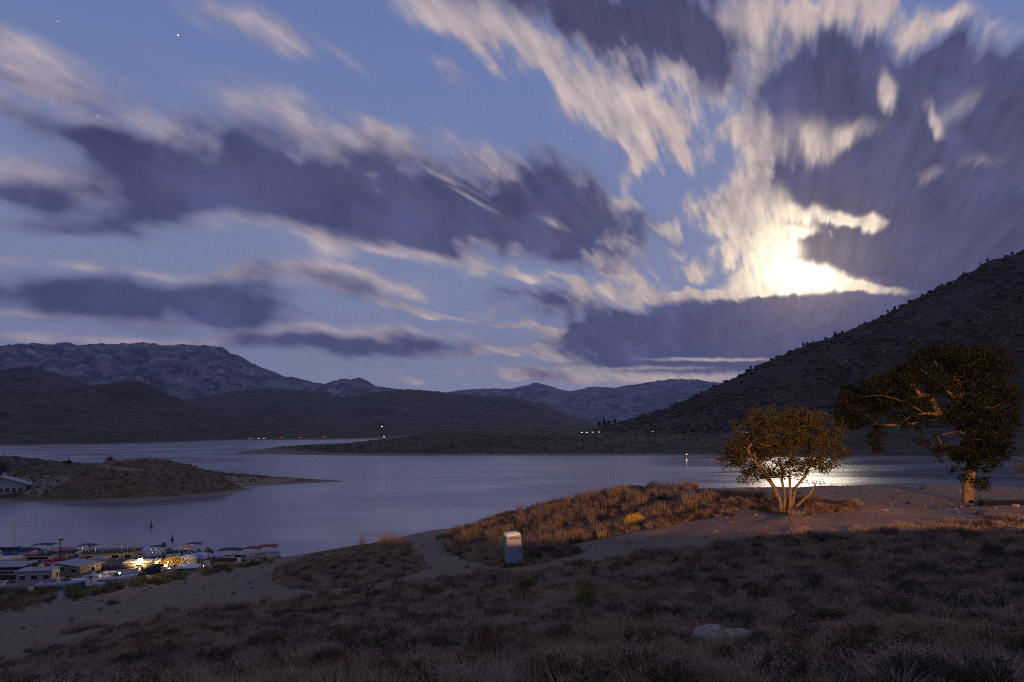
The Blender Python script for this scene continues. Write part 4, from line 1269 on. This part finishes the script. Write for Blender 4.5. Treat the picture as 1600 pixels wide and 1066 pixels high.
def pontoon(label, px, py, L, rz, top=C_NAVY, side=C_GREY, tubec=C_METAL, group=None, cover=False, canopy_frac=(-.35, .2), dz=0):
    q = on_water(px, py); B = 2.5
    root = empty('pontoon_boat', (q.x, q.y, dz), rz); tag(root, label, 'boat', group)
    for sy in (-1, 1):
        MB().tube([(-L / 2, sy * .85, .2), (L / 2 - .7, sy * .85, .2), (L / 2 - .3, sy * .85, .27), (L / 2, sy * .85, .42)], [.3, .3, .22, .04], 10).build('float', tubec, root, True)
    MB().box((0, 0, .56), (L * .97, B, .1)).build('deck', C_GREY, root)
    for sy in (-1, 1):
        f = MB().box((-L * .02, sy * (B / 2 - .06), 1.0), (L * .84, .05, .55)).build('fence_panel', side, root)
        MB().tube([(-L * .44, sy * (B / 2 - .06), 1.36), (L * .4, sy * (B / 2 - .06), 1.36)], .03, 5).build('top_rail', C_METAL, f)
        MB().box((-L * .25, sy * .8, .9), (L * .3, .55, .5)).build('bench', C_CREAM, root)
    MB().box((L * .05, -.5, 1.05), (.6, .6, .85), taper=.8).build('console', C_WHITE, root)
    MB().box((-L / 2 - .1, 0, .7), (.4, .4, .9), taper=.8).build('outboard_motor', C_BLACK, root)
    if cover:
        MB().box((0, 0, 1.35), (L * .86, B * .98, .5), taper=.8).build('cover', cover, root, bevel=.1)
    if top: canopy(root, L * canopy_frac[0], L * canopy_frac[1], B * .95, 2.35, top, 1.35)
    return root


def cabin_boat(label, px, py, L, W_, hgt, rz, wall, roofm, n=3, rail=False, name='houseboat', dock=True, z0=.5, overhang=.3, awning=False, group=None, winm=None):
    q = on_water(px, py)
    root = empty(name, (q.x, q.y, 0), rz); tag(root, label, 'houseboat', group)
    h = MB().box((0, 0, z0 - .18), (L + 1.2, W_ + .5, .36)).build('deck', C_GREY, root, bevel=.03)
    for sy in (-1, 1): MB().tube([(-L / 2 - .6, sy * W_ * .32, .12), (L / 2 + .6, sy * W_ * .32, .12)], .28, 8).build('float', C_BLACK, root)
    MB().box((0, 0, z0 + hgt / 2), (L, W_, hgt)).build('cabin', wall, root, bevel=.03)
    rf = MB().box((0, 0, z0 + hgt + .05), (L + overhang * 2, W_ + overhang * 2, .1)).build('roof', roofm, root, bevel=.02)
    for sy in (-1, 1):
        for k in range(n):
            x = -L / 2 + L * (k + .5) / n
            f = MB().box((x, sy * (W_ / 2 + .01), z0 + hgt * .58), (L / n * .6, .05, hgt * .38)).build('window', C_WHITE, root)
            MB().box((x, sy * (W_ / 2 + .04), z0 + hgt * .58), (L / n * .52, .02, hgt * .30)).build('pane', winm or C_GLASS, f)
    for sx in (-1, 1):
        d = MB().box((sx * (L / 2 + .015), W_ * .12, z0 + hgt * .42), (.05, .75, hgt * .82)).build('door', C_WHITE if wall is not C_WHITE else C_GREY, root)
        MB().box((sx * (L / 2 + .045), W_ * .12, z0 + hgt * .58), (.02, .5, hgt * .35)).build('pane', C_GLASS, d)
    if rail:
        r = MB()
        nx = 8
        for sy in (-1, 1):
            for k in range(nx + 1):
                x = -L / 2 + L * k / nx; r.tube([(x, sy * W_ / 2, z0 + hgt + .1), (x, sy * W_ / 2, z0 + hgt + .95)], .02, 4)
            for zz in (.5, .95): r.tube([(-L / 2, sy * W_ / 2, z0 + hgt + zz), (L / 2, sy * W_ / 2, z0 + hgt + zz)], .025, 4)
        r.build('roof_railing', C_METAL, rf)
    if awning:
        MB().box((L / 2 + 1.2, 0, z0 + hgt - .02), (2.4, W_, .06)).build('awning', roofm, root)
        for sy in (-1, 1): MB().tube([(L / 2 + 2.3, sy * W_ * .46, z0), (L / 2 + 2.3, sy * W_ * .46, z0 + hgt)], .04, 6).build('awning_post', C_METAL, root)
    return root


D_ = math.radians
runabout('cream sailboat at the left edge with its mast up and dark sail cover', 2, 879, 7.5, D_(8), C_CREAM, None, None, name='sailboat', glass=False)
sb = COL.objects['sailboat']
MB().tube([(1.9, 0, .9), (1.9, 0, 6.6)], [.05, .035], 6).build('mast', C_ORANGE, sb)
MB().tube([(-2.2, 0, 2.0), (0, 0, 2.15), (2.2, 0, 2.1), (2.7, 0, 2.5)], [.18, .26, .24, .1], 8).build('sail_cover', C_BLACK, sb)
runabout('small red and white wakeboat with low red tower behind the left shed', 55, 889, 5.6, D_(14), C_RED, C_WHITE, None, tower=C_RED)
runabout('wakeboat with tall navy bimini and navy cover beyond the red boats', 78, 871, 6.2, D_(10), C_NAVY, C_WHITE, None, top=C_NAVY)
runabout('red wakeboat with bright red canopy at the middle of the left dock', 112, 879, 7.0, D_(12), C_RED, C_WHITE, None, tower=C_RED)
runabout('dark blue covered boat moored outermost at the left', 40, 868, 6.5, D_(6), C_BLUE, None, C_NAVY)
runabout('grey covered boat lying between red wakeboat and houseboat', 128, 889, 6.5, D_(10), C_GREY, None, C_GREY)
cabin_boat('long low houseboat with a railed roof deck behind the tan one', 176, 881, 7.4, 3.0, 1.5, D_(8), C_TAN, C_BLACK, 4, True)
runabout('white wakeboat with raised arch moored beyond the houseboat', 200, 868, 7.5, D_(8), C_WHITE, C_BLUE, None, tower=C_GREY)
runabout('white covered boat lying far out behind the lamps', 238, 868, 7.0, D_(4), C_WHITE, C_NAVY, C_LBLUE)
runabout('low white motorboat with blue stripe seen end of the far row', 262, 868, 6.5, D_(4), C_WHITE, C_BLUE, None)
cabin_boat('pale flat roofed boat shed with black walls for its shaded open side at the left edge', 2, 908, 7.0, 3.4, 1.75, D_(6), C_BLACK, C_ROOF, 2, name='boat_shed')  # closed cabin; the shade inside the shed is painted as black walls
cabin_boat('white cabin cruiser with small windows standing on black floats', 60, 918, 4.2, 2.4, 1.9, D_(12), C_GREY, C_ROOF, 3, name='cabin_cruiser', overhang=.15)
cabin_boat('tan houseboat with a pale flat roof and white awning posts', 122, 903, 5.2, 3.0, 1.6, D_(-24), C_TAN, C_ROOF, 2, awning=False, winm=C_BLACK)
runabout('grey motorboat with low windshield nearest to the shore', 100, 917, 6.2, D_(16), C_LBLUE, C_GREY, None)
runabout('white open motorboat moored beside the tan houseboat', 152, 905, 4.6, D_(20), C_WHITE, C_GREY, None)
runabout('white motorboat with teal stripe in front of the lamplit deck', 180, 909, 5.6, D_(18), C_WHITE, C_TEAL, None, top=None)
runabout('tiny white dinghy pulled up against the shore reeds', 149, 916, 2.4, D_(12), C_WHITE, None, None, glass=False, D=.4, name='dinghy')
cabin_boat('lamplit party boat with a white deck in the middle of the marina', 222, 892, 4.4, 2.6, .9, D_(8), C_CREAM, C_CREAM, 3, name='party_boat', overhang=.1)
runabout('lamplit boat under a golden cover right of the bright lamps', 274, 884, 3.4, D_(14), C_GOLD, None, C_GOLD, D=.9)
runabout('boat under a pinkish white cover next to the golden one', 294, 883, 2.6, D_(14), C_CREAM, None, C_WHITE, D=1.0)
runabout('boat with a small raised orange bimini behind the pink cover', 296, 876, 4.5, D_(10), C_WHITE, None, None, top=C_ORANGE)
runabout('boat under a pale blue cover moored left of the panel post', 314, 879, 4.2, D_(10), C_LBLUE, None, C_LBLUE, D=1.0)
cabin_boat('low float with pale blue flat roof near the golden boat', 294, 896, 2.7, 2.2, .45, D_(8), C_GREY, C_LBLUE, 2, name='float_hut')
runabout('white motorboat tucked behind the lamplit deck and the golden cover', 248, 884, 5.0, D_(10), C_WHITE, C_RED, None)
pontoon('pontoon boat with black canopy moored left of the two maroon ones', 362, 883, 4.6, D_(6), C_BLACK, C_BLACK, canopy_frac=(-.42, .38))
pontoon('pontoon boat with dark maroon canopy in the middle of the three', 396, 880, 3.4, D_(4), C_MAROON, C_GREY, canopy_frac=(-.36, .4))
pontoon('pontoon boat with maroon canopy at the right end beside the beach', 419, 877, 3.6, D_(4), C_MAROON, C_WHITE, canopy_frac=(-.42, .42))


for (fx, fy, fl, fr, hc, cc, tt, lab) in (
    (18, 895, 5.0, 12, C_BLACK, None, None, 'dark open motorboat half hidden behind the pale roofed shed'),
    (88, 893, 5.0, 20, C_NAVY, None, None, 'dark navy motorboat just above the tan houseboat roof'),
    (145, 872, 5.5, 6, C_WHITE, None, C_NAVY, 'white boat with a low navy bimini beyond the long houseboat'),
    (163, 894, 5.0, 14, C_BLACK, None, C_GREY, 'black hulled boat with grey bimini by the middle dock'),
    (190, 897, 4.5, 10, C_GREY, C_BLACK, None, 'grey boat under black cover left of the party boat'),
    (232, 877, 5.0, 6, C_NAVY, C_GREY, None, 'navy boat under grey cover behind the party boat'),
    (254, 875, 4.6, 8, C_WHITE, None, C_BLACK, 'white boat with black bimini in the row behind the golden one'),
    (282, 872, 5.0, 6, C_BLACK, C_NAVY, None, 'low dark boat under navy cover beyond the orange bimini'),
    (246, 895, 3.6, 10, C_NAVY, C_BLACK, None, 'small dark covered boat on the shore side of the golden one'),
    (338, 884, 4.5, 10, C_BLACK, C_BLACK, None, 'black covered boat left of the black canopy pontoon'),
    (272, 896, 3.2, 12, C_GREY, None, None, 'small grey open boat between reeds and the pale blue float'),
    (14, 922, 5.0, 14, C_GREY, None, None, 'grey open boat nearest the reeds at the lower left'),
    (112, 871, 5.0, 8, C_GREY, C_NAVY, None, 'grey boat with navy cover outermost beyond the red canopy'),
    (310, 870, 4.6, 6, C_NAVY, None, C_NAVY, 'navy boat with navy bimini beyond the pale blue covered boat'),
    (206, 906, 3.4, 16, C_BLACK, C_GREY, None, 'small covered boat in front of the party boat near the reeds')):
    runabout(lab, fx, fy, fl, D_(fr), hc, None, cc, top=tt)


def dock(label, x0, y0, x1, y1, w=1.4):
    a = on_water(x0, y0); b = on_water(x1, y1); d = (b - a); L = d.length
    root = empty('floating_dock', (a.x, a.y, 0), math.atan2(d.y, d.x)); tag(root, label, 'dock')
    n = int(L / .5)
    me = None
    for k in range(n):
        if me is None:
            o = MB().box((0, 0, 0), (.46, w, .05)).build('plank', C_WOOD, root); me = o.data
        else:
            o = bpy.data.objects.new('plank', me); COL.objects.link(o); o.parent = root
        o.location = (.25 + k * .5, 0, .42 + (k % 3) * .004)
    for sy in (-1, 1): MB().box((L / 2, sy * (w / 2 - .1), .3), (L, .12, .18)).build('side_beam', C_WOOD, root)
    for k in range(max(2, int(L / 4))):
        MB().box((1 + k * 4, 0, .1), (1.6, w * .9, .3)).build('float_drum', C_BLACK, root)
    return root


dock('floating wooden dock running behind the lamplit party boat', 130, 893, 262, 886)
dock('short floating dock between the shed and the tan houseboat', 30, 903, 100, 897)
dock('floating dock reaching from the pale blue boat to the pontoon boats', 300, 888, 400, 882)

# lit lamps on the party deck
def lamp_post(label, px, py, hgt, energy, col=(1, .62, .22), bulb=.16, base_z=.45, name='dock_lamp', at=None, emis=60):
    q = at or on_water(px, py)
    root = empty(name, (q[0], q[1], base_z)); tag(root, label, 'lamp')
    MB().tube([(0, 0, -.4), (0, 0, hgt)], [.05, .035], 8).build('post', C_BLACK, root)
    m = mat('lit_bulb_%s' % name, (1, .8, .5), .5, emit=col, strength=emis)
    MB().blob((0, 0, hgt + bulb * .8), (bulb, bulb, bulb), 0, 2, 0).build('bulb', m, root, True)
    MB().tube([(0, 0, hgt + bulb * 1.7), (0, 0, hgt + bulb * 2.0)], [bulb * 1.3, bulb * .4], 10).build('lamp_cap', C_BLACK, root)
    l = bpy.data.lights.new('lamp_light', 'POINT'); l.energy = energy; l.color = col; l.shadow_soft_size = bulb
    lo = bpy.data.objects.new('lamp_light', l); COL.objects.link(lo); lo.parent = root; lo.location = (0, -bulb * 1.6, hgt + bulb * .6)
    return root


lamp_post('brightest lit lamp glaring at the centre of the marina', 219, 894, 1.05, 1000, bulb=.34)
lamp_post('lit lamp left of the brightest one on the party boat', 206, 894, .55, 900, bulb=.14)
lamp_post('lit lamp just right of the brightest one on the party boat', 232, 892, .75, 1200, bulb=.17)
lamp_post('smaller lit lamp lighting the golden boat cover', 262, 893, .9, 900, bulb=.09)

# the far lights
lamp_post('single bright lamp on the far shore reflecting in the water', 0, 0, .7, 30, (1, .55, .22), .34, 1.0, 'shore_lamp', at=tuple(W(1073, 714, 428)), emis=3)
for (lx, ly, lz, lab) in ((600, 683, 1.0, 'lower of two tiny white lights on the far valley edge'), (597, 667, 1.0, 'upper of two tiny white lights on the far valley edge')):
    p = W(lx, ly, 795)
    lamp_post(lab, 0, 0, 1.0, 150, (1, .75, .5), .3, p.z - 1, 'valley_lamp', at=tuple(p), emis=6)

# solar panel post, A-frame, chairs, poles
q = on_water(325, 893)
r = empty('panel_post', (q.x, q.y, .3)); tag(r, 'slender post carrying a tilted dark square panel among the boats', 'post')
MB().tube([(0, 0, -.3), (0, 0, 3.1)], .06, 7).build('pole', C_BLACK, r)
o = MB().box((0, 0, 0), (1.2, .06, .75)).build('panel', C_BLACK, r); o.location = (.2, 0, 2.8); o.rotation_euler = (.5, .45, 0)
q = on_water(94, 889)
r = empty('dock_light_pole', (q.x, q.y, .3)); tag(r, 'unlit dark pole with small head beside the red wakeboat', 'pole')
MB().tube([(0, 0, -.3), (0, 0, 4.1)], .07, 7).build('pole', C_BLACK, r); MB().box((.15, 0, 4.1), (.55, .3, .16)).build('lamp_head', C_BLACK, r)


def ground_or_water(px, py):
    b = hit(px, py, 40)
    return Vector((b.x, b.y, max(b.z, .0)))


q = ground_or_water(323, 893)
r = empty('lifeguard_chair', q, .3); tag(r, 'white A-frame chair stand on the shore under the panel post', 'chair stand')
for sx in (-1, 1):
    for sy in (-1, 1): MB().tube([(sx * .55, sy * .4, 0), (sx * .28, sy * .2, 1.5)], .05, 5).build('leg', C_WHITE, r)
    MB().tube([(sx * .45, -.32, .45), (sx * .45, .32, .45)], .035, 5).build('rung', C_WHITE, r)
MB().box((0, 0, .85), (.75, .55, .06)).build('seat', C_WHITE, r)
MB().box((0, .22, 1.3), (.6, .05, .5)).build('backrest', C_WHITE, r)
chair0 = None
for (cx, cy, lab) in ((361, 884, 'left of the two white beach chairs below the black canopy boat'), (372, 884, 'right of the two white beach chairs below the black canopy boat')):
    q = ground_or_water(cx, cy)
    if chair0 is None:
        r = chair0 = empty('beach_chair', q, .25)
        MB().box((0, 0, .35), (.6, .6, .06)).build('seat', C_WHITE, r)
        o = MB().box((0, 0, .4), (.6, .05, .8)).build('backrest', C_WHITE, r); o.location = (0, .3, .36); o.rotation_euler = (-.35, 0, 0)
        for sx in (-1, 1):
            MB().box((sx * .34, 0, .55), (.1, .65, .04)).build('armrest', C_WHITE, r)
            MB().box((sx * .32, -.25, .27), (.06, .06, .54)).build('leg', C_WHITE, r); MB().box((sx * .32, .25, .2), (.06, .06, .4)).build('leg', C_WHITE, r)
    else:
        r = copy_tree(chair0); r.location = q; r.rotation_euler = (0, 0, .1)
    tag(r, lab, 'chair', 'white beach chairs on the sand')
q = ground_or_water(387, 883)
r = empty('ladder', q, .1); tag(r, 'white boarding ladder standing between black and maroon canopies', 'ladder')
for sx in (-1, 1): MB().tube([(sx * .22, 0, 0), (sx * .22, .1, 1.7)], .035, 5).build('rail', C_WHITE, r)
for k in range(5): MB().tube([(-.22, .02 * k, .3 + k * .3), (.22, .02 * k, .3 + k * .3)], .025, 5).build('rung', C_WHITE, r)
q = ground_or_water(48, 937)
r = empty('white_drum', q); tag(r, 'white plastic drum standing in the shore weeds at lower left', 'drum')
MB().tube([(0, 0, 0), (0, 0, .05), (0, 0, .8), (0, 0, .86)], [.28, .31, .31, .27], 14).build('barrel', C_WHITE, r); MB().tube([(0, 0, .4), (0, 0, .44)], .325, 14).build('hoop', C_GREY, r)


def buoy(label, px, py, tall):
    q = on_water(px, py); r = empty('buoy', q); tag(r, label, 'buoy', 'buoys on the open water')
    MB().blob((0, 0, .1), (.34, .34, .26), 1, 2, 0).build('float', C_BLACK, r, True)
    MB().tube([(0, 0, .2), (0, 0, .3 + tall)], [.14, .1], 7).build('marker', C_BLACK, r)


buoy('tall dark buoy farthest out on the water left of centre', 236, 824, 1.1)
buoy('dark buoy with a short post nearest to the beached pontoon boats', 269, 845, .8)
buoy('small round dark buoy just left of the short post one', 256, 851, .1)
buoy('small round dark buoy out beyond the red wakeboat', 141, 854, .1)

# shore weeds at the water's edge
def shore_weeds():
    g = plant_mat('green_reeds', [(.05, .06, .02), (.09, .095, .035), (.13, .11, .05)])
    protos = [proto_mesh('r', blades(60, .8, .4, .25, .012, 51), g), proto_mesh('r', twigs(60, .5, .6, .012, 52, .05, 300), g), proto_mesh('r', blades(60, .9, .4, .35, .012, 53), straw)]
    P = []
    for _ in range(1500):
        px = rng.uniform(-30, 345) if rng.random() < .9 else rng.uniform(345, 440)
        py = np.interp(px, [-30, 0, 60, 130, 200, 250, 300, 345, 440], [952, 944, 934, 922, 909, 902, 894, 886, 872]) + rng.normal() * 5 + 1
        if fbm(np.array([px / 22.]), np.array([3.3]), 3)[0] < -.1: continue
        b = hit(px, py, 60)
        if (-.25 if px > 130 else -1.6) < b.z < 2.5 and b.y < 118: P.append((b.x, b.y, max(b.z, -.1) - .05))
    n = len(P)
    scatter('shore_reeds', P, rng.uniform(0, 6.28, n), rng.uniform(.5, 1.35, n), rng.integers(0, 3, n), protos, 'green reeds and weeds along the water edge by the boats', 'reeds')


shore_weeds()


# ------------------------------------------------------------------ floating building at the left edge
def lodge():
    q = on_water(2, 779); w = 11.5; d = 7; z0 = .5; hw = 3.2; hr = 5.4
    r = empty('floating_building', (q.x - 2, q.y + d / 2, 0), math.radians(30)); tag(r, 'white gabled floating building with dark windows at the left edge', 'building')
    wl = mat('lodge_wall', (.22, .22, .26), .7, var=.08)
    MB().box((0, 0, .25), (w + 1.5, d + 1.5, .5)).build('float_deck', C_GREY, r)
    x = w / 2; m = MB()
    a = [(-x, -d / 2, z0), (x, -d / 2, z0), (x, -d / 2, z0 + hw), (0, -d / 2, z0 + hr), (-x, -d / 2, z0 + hw)]
    m.loft([a, [(p[0], d / 2, p[2]) for p in a]]); m.build('wall', wl, r)
    rf = MB()
    for s in (-1, 1):
        rf.loft([[(0, y, z0 + hr + .12), (s * (x + 1.1), y, z0 + hw - .25), (s * (x + 1.1), y, z0 + hw - .07), (0, y, z0 + hr + .34)] for y in (-d / 2 - .7, d / 2 + .7)])
    ro = rf.build('roof', C_ROOF, r)
    MB().box((.2, 0, z0 + hr + .7), (.45, .45, 1.0)).build('vent_stack', C_WHITE, ro)
    for k in range(7):
        xx = -4.9 + k * 1.55
        f = MB().box((xx, -d / 2 - .02, z0 + 1.75), (1.3, .08, 1.5)).build('window', C_WHITE, r)
        MB().box((xx, -d / 2 - .07, z0 + 1.75), (1.12, .04, 1.3)).build('pane', C_GLASS, f)
    for k in range(5):
        MB().tube([(x + .5, -d / 2 - .4 + k * 2.3, z0), (x + .5, -d / 2 - .4 + k * 2.3, z0 + 1)], .05, 5).build('rail_post', C_WHITE, r)


lodge()


# ------------------------------------------------------------------ far cars on the valley road, lights on
def car(label, px, py, Y, rz, front=True, colr=(.1, .1, .11), group='cars on the far road'):
    p = W(px, py, Y); r = empty('car', (p.x, p.y, p.z - .7), rz); tag(r, label, 'car', group)
    pm = mat('car_paint_%d' % int(colr[0] * 100), colr, .35)
    b = []
    for (xx, zb, zt, w) in ((-2.2, .45, .85, .75), (-2.0, .3, 1.0, .88), (1.2, .3, 1.0, .9), (2.0, .32, .85, .85), (2.2, .45, .7, .7)):
        b.append([(xx, -w, zb), (xx, w, zb), (xx, w, zt), (xx, -w, zt)])
    MB().loft(b).build('body', pm, r)
    MB().loft([[(-1.7, -.75, 1.0), (-1.7, .75, 1.0), (-1.2, .65, 1.45), (-1.2, -.65, 1.45)], [(1.0, -.78, 1.0), (1.0, .78, 1.0), (.3, .65, 1.48), (.3, -.65, 1.48)]]).build('cabin', C_GLASS, r)
    for sx in (-1.35, 1.35):
        for sy in (-1, 1): MB().tube([(sx, sy * .72, .33), (sx, sy * .92, .33)], .33, 12).build('wheel', C_BLACK, r)
    hl = mat('headlight_lit', (1, 1, .9), .5, emit=(1, .85, .6), strength=4); tl = mat('taillight_lit', (1, .1, .05), .5, emit=(1, .06, .04), strength=4)
    for sy in (-1, 1):
        MB().box((2.2, sy * .55, .62), (.12, .42, .26)).build('headlight', hl, r)
        MB().box((-2.2, sy * .6, .75), (.1, .5, .22)).build('taillight', tl, r)


for i, (px, py, Y, rz, lab) in enumerate([
    (908, 675.5, 590, -80, 'leftmost of four cars with white headlights at the rocky hill foot'), (916, 675.5, 590, -80, 'second from left of four cars with white headlights by the hill'),
    (925, 675.3, 590, -80, 'third from left of four cars with white headlights by the hill'), (935, 675, 590, -80, 'rightmost of four cars with white headlights at the rocky hill foot'),
    (1166, 676, 560, 90, 'leftmost car with red tail lights seen through the small tree'), (1172, 676, 560, 90, 'second car with red tail lights seen through the small tree'), (1236, 676, 560, 90, 'rightmost car with red tail lights behind the small tree'),
    (1019, 674.5, 575, 90, 'small lone car with red lights on the middle of the far road'),
    (404, 685, 700, -70, 'left car with white lights on the road under the dark slope'), (413, 684.6, 700, -70, 'car with white lights next to the leftmost on the shore road'),
    (392, 685, 700, 80, 'car with red lights left of the white ones on the shore road'), (440, 684, 700, 80, 'first car with red lights right of the white ones'), (470, 683.6, 700, 80, 'middle car with red lights on the shore road'), (508, 683, 700, 80, 'car with red lights at the right end of the shore road')]):
    car(lab, px, py, Y, D_(rz), colr=((.08, .08, .09), (.3, .3, .32), (.2, .05, .04))[i % 3])

# ------------------------------------------------------------------ lone trees on the hill's skyline
pine_leaf = plant_mat('pine_needles', [(.012, .016, .01), (.025, .03, .016), (.035, .04, .02)], trans=0)


def pine_kind(seed, cone):
    r = random.Random(seed); root = empty('hill_tree', (0, 0, 0))
    MB().tube([(0, 0, -1), (.1, 0, 3), (0, .1, 6)], [.3, .2, .05], 6).build('trunk', bark_dark, root)
    cs = []; rr = []
    for k in range(16):
        t = k / 16; z = 1.6 + 5.2 * t; w = (2.0 * (1 - t) + .3) if cone else 2.1 * math.sin(math.pi * min(.95, t * .8 + .2))
        a = r.uniform(0, 6.28); d = w * r.uniform(.2, .8); cs.append(Vector((d * math.cos(a), d * math.sin(a), z))); rr.append(w * .55 + .3)
    V, Q = leaf_cloud(cs, rr, 9, .42, seed)
    np_mesh('crown', V, Q, pine_leaf, root, (0, 0, 0))
    return root


def hill_point(px):
    """the highest point of the hill in this column of the view"""
    pj = 800 + F * GX / GY; sel = np.abs(pj - px) < 4
    py = HOR - F * (GZ - H) / GY; py = np.where(sel, py, 9999); i = np.unravel_index(np.argmin(py), py.shape)
    return Vector((GX[i], GY[i], GZ[i]))


kinds = [pine_kind(1, False), pine_kind(2, True), pine_kind(3, False)]
spots = [(933, 1.5), (940, 1.9), (948, 1.2), (957, 1.3), (1052, .9), (1112, .9), (1128, .7), (1151, .6), (1170, 1.0), (1176, .7), (1252, 1.2), (1259, .9), (1268, .8), (1288, 1.0), (1304, 1.2), (1312, .8), (1340, .7), (1384, .9), (1394, 1.2), (1402, .8), (1437, .7), (1470, .8), (1504, 1.1), (1530, .8), (1541, 1.0), (1566, .7), (1580, 1.0)]
names = ['tallest of the dark trees clustered at the foot of the hill ridge']
for i, (px, s) in enumerate(spots):
    k = kinds[i % 3]; o = k if i < 3 else copy_tree(k)
    o.location = hill_point(px) - Vector((0, 0, .6)); o.scale = (s * .9, s * .9, s * .85); o.rotation_euler = (0, 0, i * 1.3)
    if i < 4:
        tag(o, ['round dark tree at the left end of the cluster where the hill meets the valley', 'tallest dark tree in the cluster where the hill meets the valley', 'slimmer dark tree in the cluster at the low end of the hill', 'rightmost dark tree of the cluster at the low end of the hill'][i], 'tree', 'trees at the low end of the hill')
    else:
        tag(o, 'small lone dark tree standing on the skyline of the rocky hill', 'tree', 'small trees on the hill skyline')

# bushes on the promontory
for (px, s, lab) in ((172, .36, 'dark bush on top of the promontory beside its track'), (108, .2, 'taller of two tiny bushes on the left crest of the promontory'), (101, .16, 'lower of two tiny bushes on the left crest of the promontory'), (0, .5, 'dark bush at the left edge on the promontory')):
    Y = {172: 238, 108: 256, 101: 256, 0: 235}[px]; x = (px - 800) / F * Y
    root = empty('promontory_bush', (x, Y, float(prom_z(x, Y)))); tag(root, lab, 'bush')
    vs, fs = twigs(80, s * 5.5, s * 8, .03, int(px) + 3, .16, 900)
    me = bpy.data.meshes.new('foliage'); me.from_pydata(vs, [], fs); me.materials.append(pine_leaf); o = bpy.data.objects.new('foliage', me); COL.objects.link(o); o.parent = root

# ------------------------------------------------------------------ the sodium street lamp behind the viewer that rakes over the flat
LAMP = (25, -38)
zb = float(ground_z(*LAMP))
r = empty('street_lamp', (LAMP[0], LAMP[1], zb)); tag(r, 'tall lit sodium street lamp on the rise behind the viewpoint', 'street lamp')
LZ = 27.0 - zb
MB().tube([(0, 0, 0), (0, 0, LZ * .6), (0, 0, LZ + .3)], [.11, .08, .06], 10).build('pole', C_METAL, r)
MB().tube([(0, 0, LZ + .3), (0, .5, LZ + .45), (0, 1.1, LZ + .4)], .04, 8).build('arm', C_METAL, r)
hd = MB().box((0, 1.35, LZ + .33), (.3, .7, .16), taper=.8).build('lamp_head', C_GREY, r)
MB().blob((0, 1.35, LZ + .2), (.1, .2, .08), 0, 2, 0).build('lens', mat('sodium_lens', (1, .7, .4), .4, emit=(1, .5, .15), strength=80), hd, True)
l = bpy.data.lights.new('sodium_light', 'SPOT'); l.spot_size = math.radians(58); l.spot_blend = .35; l.energy = 430000; l.color = (1, .43, .12); l.shadow_soft_size = .18
lo = bpy.data.objects.new('sodium_light', l); COL.objects.link(lo); lo.parent = r; lo.location = (0, 1.35, LZ)
lo.rotation_euler = Vector((11, -98, 11)).to_track_quat('Z', 'Y').to_euler()

# ------------------------------------------------------------------ air
def haze():
    m = bpy.data.materials.new('haze_air'); m.use_nodes = True; T = NT(m.node_tree); T.n.clear()
    o = T.new('ShaderNodeOutputMaterial'); v = T.new('ShaderNodeVolumePrincipled')
    v.inputs['Color'].default_value = (.52, .60, 1.0, 1); v.inputs['Density'].default_value = HAZE; v.inputs['Anisotropy'].default_value = .1
    T.l.new(v.outputs[0], o.inputs['Volume'])
    b = MB().box((0, 6700, 745), (31000, 14600, 1506)).build('haze', m); tag(b, kind='stuff')


HAZE = 4.1e-5
haze()
